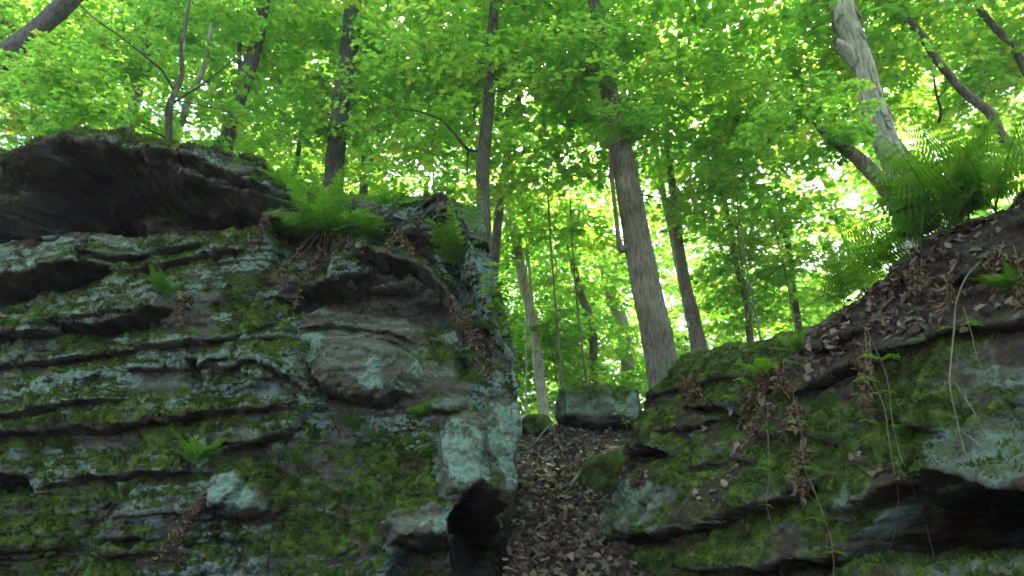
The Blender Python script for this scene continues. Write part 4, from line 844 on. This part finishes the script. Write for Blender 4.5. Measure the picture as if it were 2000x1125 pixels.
# ------------------------------------------------------------------ creepers hanging on the mossy bank
def along(pts, lift=.05):
    H = [hit(x, y) for x, y in pts]; dep = np.array([h[2] for h in H]); k = np.minimum(dep, np.median(dep) + .12); k = np.convolve(np.pad(k, 1, mode='edge'), [.25, .5, .25], 'valid') - lift
    return [CAM + ray(x, y) * d for (x, y), d in zip(pts, k)]
LEAFLET = np.array([(0, 0), (.13, .25), (.19, .55), (.10, .82), (0, 1), (-.10, .82), (-.19, .55), (-.13, .25)])
def whorl(parent, P, size, base, up=None):
    az0 = random.uniform(-.5, .5) - math.pi / 2; pos, fw, nr = [], [], []
    for k in range(5):
        a = az0 + (k - 2) * 0.95; d = np.array((math.cos(a), math.sin(a), .12 - .22 * abs(k - 2) / 2)); pos.append(P + d * .004); fw.append(d); nr.append(np.array((0, 0, 1.0)) - d * .12 + np.random.default_rng(k).normal(size=3) * .10)
    V, Fc = leaf_batch(np.array(pos), np.array(nr), np.array(fw), size * np.array((.7, .9, 1, .9, .7)), LEAFLET, .35, .35)
    lf = link('leaf', None, parent); lf.location = Vector(P - base); m = len(LEAFLET)
    tn = random.uniform(.35, .95)
    for j in range(5): link('leaflet', mesh_np('leaflet', V[j * m:(j + 1) * m] - P, np.arange(m)[None], [M_FERN], False, {'tint': np.full(m, tn)}), lf)
def creeper(label, pts, whorls, size=.075):
    Q = along(pts); base = np.array(Q[0]); root = thing('creeper_vine', label, 'vine', base, 'creepers on the mossy bank')
    S = spline(Q, len(Q) * 6); S += .006 * np.stack([noise(S * 9, i) for i in range(3)], -1); V, Fc = tubes([(S - base, np.linspace(.0032, .0018, len(S)))], 5)
    link('stem', mesh_np('stem', V, Fc, [M_VINE], True, {'tint': np.random.default_rng(1).random(len(V))}), root)
    X, Y, D = project(S)
    for x, y in whorls:
        i = int(np.argmin((X - x) ** 2 * .3 + (Y - y) ** 2)); whorl(root, CAM + ray(x, y) * (D[i] - .015), size * random.uniform(.8, 1.2), base)
creeper('longest creeper, trailing past the edge of the dark cave', [(1690, 640), (1715, 690), (1735, 750), (1745, 830), (1762, 895), (1775, 930), (1795, 990), (1808, 1025), (1822, 1075), (1845, 1130)], [(1738, 700), (1732, 765), (1745, 832), (1775, 925), (1808, 1018), (1845, 1107)])
creeper('creeper hanging beside the brown dead frond in the middle of the bank', [(1553, 780), (1566, 850), (1572, 910), (1590, 955), (1610, 1010), (1624, 1060), (1628, 1130)], [(1557, 822), (1572, 912), (1592, 1012), (1628, 1078)])
creeper('creeper nearest the grey boulder on the left of the bank', [(1500, 850), (1503, 920), (1497, 985), (1510, 1040), (1526, 1125)], [(1485, 915), (1492, 986), (1470, 945)])
creeper('creeper ending in a bent tip at the left of the dark cave', [(1685, 680), (1700, 725), (1728, 800), (1738, 860), (1750, 930), (1756, 1010), (1735, 1072)], [(1696, 696), (1690, 740), (1692, 822), (1742, 695)])
creeper('short creeper with two leaves on the lower grey boulder', [(1345, 1010), (1370, 1018), (1400, 1022), (1420, 1018)], [(1358, 1016), (1392, 1018)], .06)
creeper('leafy creeper high on the mossy bank below the soil edge', [(1470, 700), (1450, 740), (1440, 775), (1425, 800)], [(1500, 705), (1445, 742), (1440, 780), (1420, 776)], .085)
creeper('faint creeper on the brown rock face right of the long one', [(1880, 600), (1895, 640), (1905, 690), (1930, 740)], [(1895, 632), (1850, 640)], .06)

# ------------------------------------------------------------------ bare branches
def branch(label, polys, name='bare_branch', lift=.09, matl=M_STICK, Ys=None, cat='branch'):
    root = None
    for i, pl in enumerate(polys):
        Q = along([(x, y) for x, y, w in pl], lift) if Ys is None else [at(x, y, q) for (x, y, w), q in zip(pl, Ys)]
        Q = [np.array(q) for q in Q]; wd = [w / 2 / F * max(.5, (p[1] * cP + (p[2] - CAM[2]) * sP)) for (x, y, w), p in zip(pl, Q)]
        if root is None: base = Q[0]; root = thing(name, label, cat, base)
        nm = 'stem' if i == 0 else 'twig'; link(nm, trunk_mesh(nm, Q, wd, matl, base, i * 7, 6, len(Q) * 7), root)
branch('long bare pale branch hanging down over the right of the mossy bank', [[(1915, 512, 2.6), (1888, 540, 3), (1868, 590, 3.3), (1863, 650, 3.3), (1856, 720, 3.3), (1856, 760, 3.3), (1868, 815, 3), (1885, 885, 2.6), (1900, 920, 2.4), (1930, 970, 2.4), (1965, 985, 2), (2010, 1005, 2)],
        [(1864, 745, 4), (1890, 785, 3.5), (1908, 815, 3), (1925, 855, 2)], [(1880, 845, 3), (1900, 858, 3), (1925, 885, 2)], [(1908, 810, 2.5), (1935, 818, 2), (1960, 822, 1.5)], [(1930, 970, 3), (1936, 990, 2.5), (1942, 1012, 2)]])
gp = lambda x, y, yy: np.array((x, yy, float(ground_z(x, yy))))
def stick(label, a, b, r0, r1):
    P = [np.array((x, y, float(ground_z(x, y)) + dz)) for x, y, dz in (a, ((a[0] + b[0]) / 2 + .02, (a[1] + b[1]) / 2, (a[2] + b[2]) / 2 + .015), b)]
    root = thing('fallen_stick', label, 'stick', P[0]); link('stem', trunk_mesh('stem', P, [r0, (r0 + r1) / 2, r1], M_STICK, P[0], 4, 7, 20), root)
stick('stout fallen stick lying across the right side of the leafy path', (0.52, 6.45, .05), (0.86, 7.35, .16), .022, .016)
stick('thin pale stick leaning on the small stone at the head of the path', (0.22, 8.15, .04), (0.52, 8.75, .22), .012, .007)
stick('thin stick half under dead leaves low on the path', (0.05, 5.2, .03), (0.30, 5.6, .05), .008, .005)

# ------------------------------------------------------------------ dead fronds hanging under the ferns
def dead_fern(label, strands, lift=.05, bits=70, w=.0026):
    root = None
    for a, b in strands:
        A0, B0 = hit(*a), hit(*b); dep = np.linspace(A0[2], min(B0[2], A0[2] + .12), 4) - lift
        px = np.linspace(a[0], b[0], 4) + np.array((0, random.uniform(-8, 8), random.uniform(-6, 6), 0)); pyy = np.linspace(a[1], b[1], 4)
        Q = np.array([CAM + ray(x, y) * d for x, y, d in zip(px, pyy, dep)]); S = spline(Q, 18)
        if root is None: base = S[0].copy(); root = thing('dead_fern', label, 'dead fern', base, 'dead fern fronds hanging from the rocks')
        V, Fc = tubes([(S, np.linspace(w, w * .5, 18))], 4)
        k = rng.integers(4, 18, bits); p = S[k] + rng.normal(size=(bits, 3)) * .012; LV, LF = leaf_batch(p, rng.normal(size=(bits, 3)), rng.normal(size=(bits, 3)) + (0, 0, -.8), rng.uniform(.015, .045, bits), OVAL[::2], .5, .6)
        q = np.concatenate([Fc, LF + len(V)]); V = np.concatenate([V, LV])
        link('dry_frond', mesh_np('dry_frond', V - base, q, [M_DRY], False, {'tint': np.concatenate([np.full(len(V) - len(LV), .8), np.repeat(rng.random(bits), 4)])}), root)
dead_fern('mass of brown dead fronds hanging below the largest fern', [((625, 455), (545, 560)), ((630, 455), (575, 595)), ((640, 460), (635, 590)), ((645, 455), (690, 555)), ((650, 450), (720, 500)), ((635, 455), (600, 545)), ((650, 470), (655, 545)), ((620, 450), (535, 540))])
dead_fern('brown tuft of dead fronds left of the largest fern', [((525, 412), (490, 478)), ((530, 412), (505, 470)), ((535, 410), (520, 440))])
dead_fern('rusty strands trailing down the corner of the layered outcrop', [((870, 560), (905, 640)), ((880, 580), (930, 660)), ((890, 590), (950, 690)), ((900, 610), (960, 740)), ((780, 440), (760, 485)), ((785, 445), (800, 490))])
dead_fern('small curled dead frond beneath the small bright fern', [((350, 570), (352, 632)), ((355, 575), (372, 590))])
dead_fern('dark dead strands running down from the low spreading fern', [((430, 920), (370, 1010)), ((425, 930), (340, 1040)), ((410, 950), (300, 1090)), ((380, 1000), (340, 1100))])
dead_fern('brown dead strands under the bright fern on the mossy bank', [((1500, 700), (1470, 765)), ((1505, 700), (1490, 770)), ((1515, 705), (1520, 760)), ((1530, 700), (1545, 765))])
dead_fern('small dead tuft on the moss near the large leaning trunk', [((1345, 725), (1335, 770)), ((1350, 725), (1360, 770)), ((1350, 728), (1345, 775))])
dead_fern('tall reddish dead frond in the middle of the mossy bank', [((1570, 850), (1570, 975)), ((1575, 855), (1580, 960)), ((1565, 860), (1560, 950))], bits=110)
dead_fern('dark dead frond hanging under the soil edge', [((1690, 650), (1692, 800)), ((1700, 660), (1700, 760)), ((1685, 660), (1680, 720))], bits=110)
dead_fern('pale straw of dead fronds left of the tall reddish one', [((1475, 770), (1440, 830)), ((1480, 775), (1470, 850)), ((1490, 770), (1500, 850)), ((1550, 770), (1530, 850)), ((1555, 775), (1560, 840))])
dead_fern('dry strands on the brown bank under the tall dark fern', [((1790, 500), (1780, 580)), ((1800, 505), (1815, 590)), ((1770, 510), (1740, 570)), ((1860, 520), (1850, 600))])
dead_fern('dry strands at the right edge of the brown bank', [((1960, 470), (1950, 560)), ((1980, 480), (1985, 590)), ((1940, 480), (1930, 540))])

# ------------------------------------------------------------------ dead leaves
DEADM = []
OAK = np.array([(0, 0), (.12, .12), (.30, .20), (.16, .34), (.36, .48), (.18, .58), (.28, .78), (.10, .84), (0, 1), (-.10, .84), (-.28, .78), (-.18, .58), (-.36, .48), (-.16, .34), (-.30, .20), (-.12, .12)])
DSH = [MAPLE, OVAL * (1.3, 1), OAK]
def dead_batch(pos, up, size, seed, shape):
    r = np.random.default_rng(seed); n = len(pos)
    return leaf_batch(pos, up + r.normal(size=(n, 3)) * .42, r.normal(size=(n, 3)), size, shape, r.uniform(-.5, 1.3, n), r.uniform(-.5, .9, n))
for q in range(9):
    V, Fc = dead_batch(np.zeros((1, 3)), np.array([(0, 0, 1.)]), np.ones(1), 300 + q, DSH[q % 3]); V = V - V.mean(0)
    DEADM.append(mesh_np('fallen_leaf', V, Fc, [M_DEAD], False, {'tint': np.full(len(V), q / 8 * .68 + .04)}))
n = 5200; ly = 3.6 + 6.2 * rng.random(n) ** 1.25; cl = np.interp(ly, [0, 4.5, 8, 12], [0.3, 0.3, 0.62, 0.8]); lx = cl + rng.normal(size=n) * np.interp(ly, [4, 8], [.42, .45])
lx = np.where(lx < np.interp(ly, [3.5, 5, 8], [-.06, -.02, .05]), cl + rng.uniform(-.25, .35, n), lx); lz = ground_z(lx, ly) + rng.uniform(.004, .05, n); pos = np.stack([lx, ly, lz], -1); sz = rng.uniform(.035, .085, n)
X, Y, D = project(pos); app = np.where((X > 960) & (X < 1240) & (Y < 1125) & (Y > 860), sz / D, 0) * (rng.random(n) < .8); big = np.argsort(-app)[:290]; rest = np.setdiff1d(np.arange(n), big)
for i in big:
    o = link('fallen_leaf', DEADM[rng.integers(9)], loc=tuple(pos[i] + (0, 0, .03))); o.scale = (sz[i],) * 3; o.rotation_euler = (rng.normal() * .3, rng.normal() * .3, rng.uniform(0, 6.28))
    tag(o, 'curled dry brown leaf lying on the path between the two outcrops', 'leaf', 'dead leaves on the path')
LV, LF_, LT = [], [], []
def litter(name, pos, up, sz, label, seed):
    for s in range(3):
        k = np.arange(s, len(pos), 3); V, Fc = dead_batch(pos[k], up[k], sz[k], seed + s, DSH[s])
        r = np.random.default_rng(seed + s); o = link(name, mesh_np(name, V, Fc, [M_DEAD], False, {'tint': np.repeat(np.clip(r.normal(.36, .2, len(k)), 0, 1), Fc.shape[1])}))
        tag(o, label[s], None, None, 'stuff')
litter('leaf_litter', pos[rest], np.tile((0, -.2, 1.), (len(rest), 1)), sz[rest], ['mat of lobed brown leaves covering the path', 'mat of oval brown leaves covering the path', 'mat of oak leaves covering the path'], 500)
# on the earth bank and the ledges
def on_rock(P, Nn, mask, count, X0=900):
    V = P.reshape(-1, 3); X, Y, D = project(V); w = np.clip(mask, 0, 1) * (X > -50) * (X < 2060) * (Y < 1150) * (D > .5); i = rng.choice(len(V), count, p=w / w.sum()); return V[i], Nn.reshape(-1, 3)[i]
q, nq = on_rock(PR_, NR_, np.clip(mkR['soil'] - .55, 0, 1) * (PR_.reshape(-1, 3)[:, 2] > 1.6) * sstep(-.5, .5, noise(PR_.reshape(-1, 3) * 3, 77)), 900)
litter('leaf_litter', q + nq * .012, nq + (0, 0, .3), rng.uniform(.02, .065, len(q)), ['lobed dead leaves stuck on the brown earth bank', 'oval dead leaves stuck on the brown earth bank', 'oak leaves stuck on the brown earth bank'], 520)
for x, y, lb in ((1605, 660, 'large pale dead leaf at the lower end of the brown bank'), (1620, 665, 'folded pale dead leaf beside the large one on the brown bank'), (1830, 560, 'pale curled leaf in the middle of the brown bank'), (1805, 545, 'wide brown leaf under the tall dark fern'), (1915, 430, 'round pale leaf high on the brown bank'),
                 (1950, 600, 'pale leaf above the moss cap at the right edge'), (1975, 590, 'light brown leaf at the right end of the brown bank'), (1910, 605, 'small pale leaf beside the hanging branch'), (1760, 630, 'tan leaf in the lower brown bank'), (1945, 450, 'long light leaf near the skyline at right'),
                 (1485, 790, 'curled grey leaf among dead fronds on the mossy bank'), (1430, 810, 'curled pale leaf in the hollow of the mossy bank')):
    P, N, D = hit(x, y); o = link('fallen_leaf', DEADM[8 - (x % 2)], loc=tuple(P + N * .02)); s_ = random.uniform(.04, .075); o.scale = (s_,) * 3
    o.rotation_euler = (Vector((N[0], N[1], N[2] + .2)).to_track_quat('Z', 'Y') @ Matrix.Rotation(random.uniform(0, 6), 3, 'Z').to_quaternion()).to_euler(); tag(o, lb, 'leaf', 'pale leaves on the earth bank')

# ------------------------------------------------------------------ thin haze added to soften the wood and lift its dark pockets
hz = bpy.data.materials.new('veil_haze'); hz.use_nodes = True; hn = hz.node_tree.nodes; hn.remove(hn['Principled BSDF'])
pv = hn.new('ShaderNodeVolumePrincipled'); pv.inputs['Color'].default_value = (0.90, 0.95, 0.92, 1); pv.inputs['Density'].default_value = 0.0022; pv.inputs['Anisotropy'].default_value = 0.2
hz.node_tree.links.new(pv.outputs[0], hn['Material Output'].inputs['Volume'])
hx, hy0, hy1, z0, z1 = 470, -470, 480, -2.2, 24
HV = np.array([(x, y, z) for z in (z0, z1) for x, y in ((-hx, hy0), (hx, hy0), (hx, hy1), (-hx, hy1))]); HF = np.array([(3, 2, 1, 0), (4, 5, 6, 7), (0, 1, 5, 4), (1, 2, 6, 5), (2, 3, 7, 6), (3, 0, 4, 7)])
tag(link('haze', mesh_np('haze', HV, HF, [hz], False)), 'thin pale haze added to soften the view between the trees', kind='stuff')
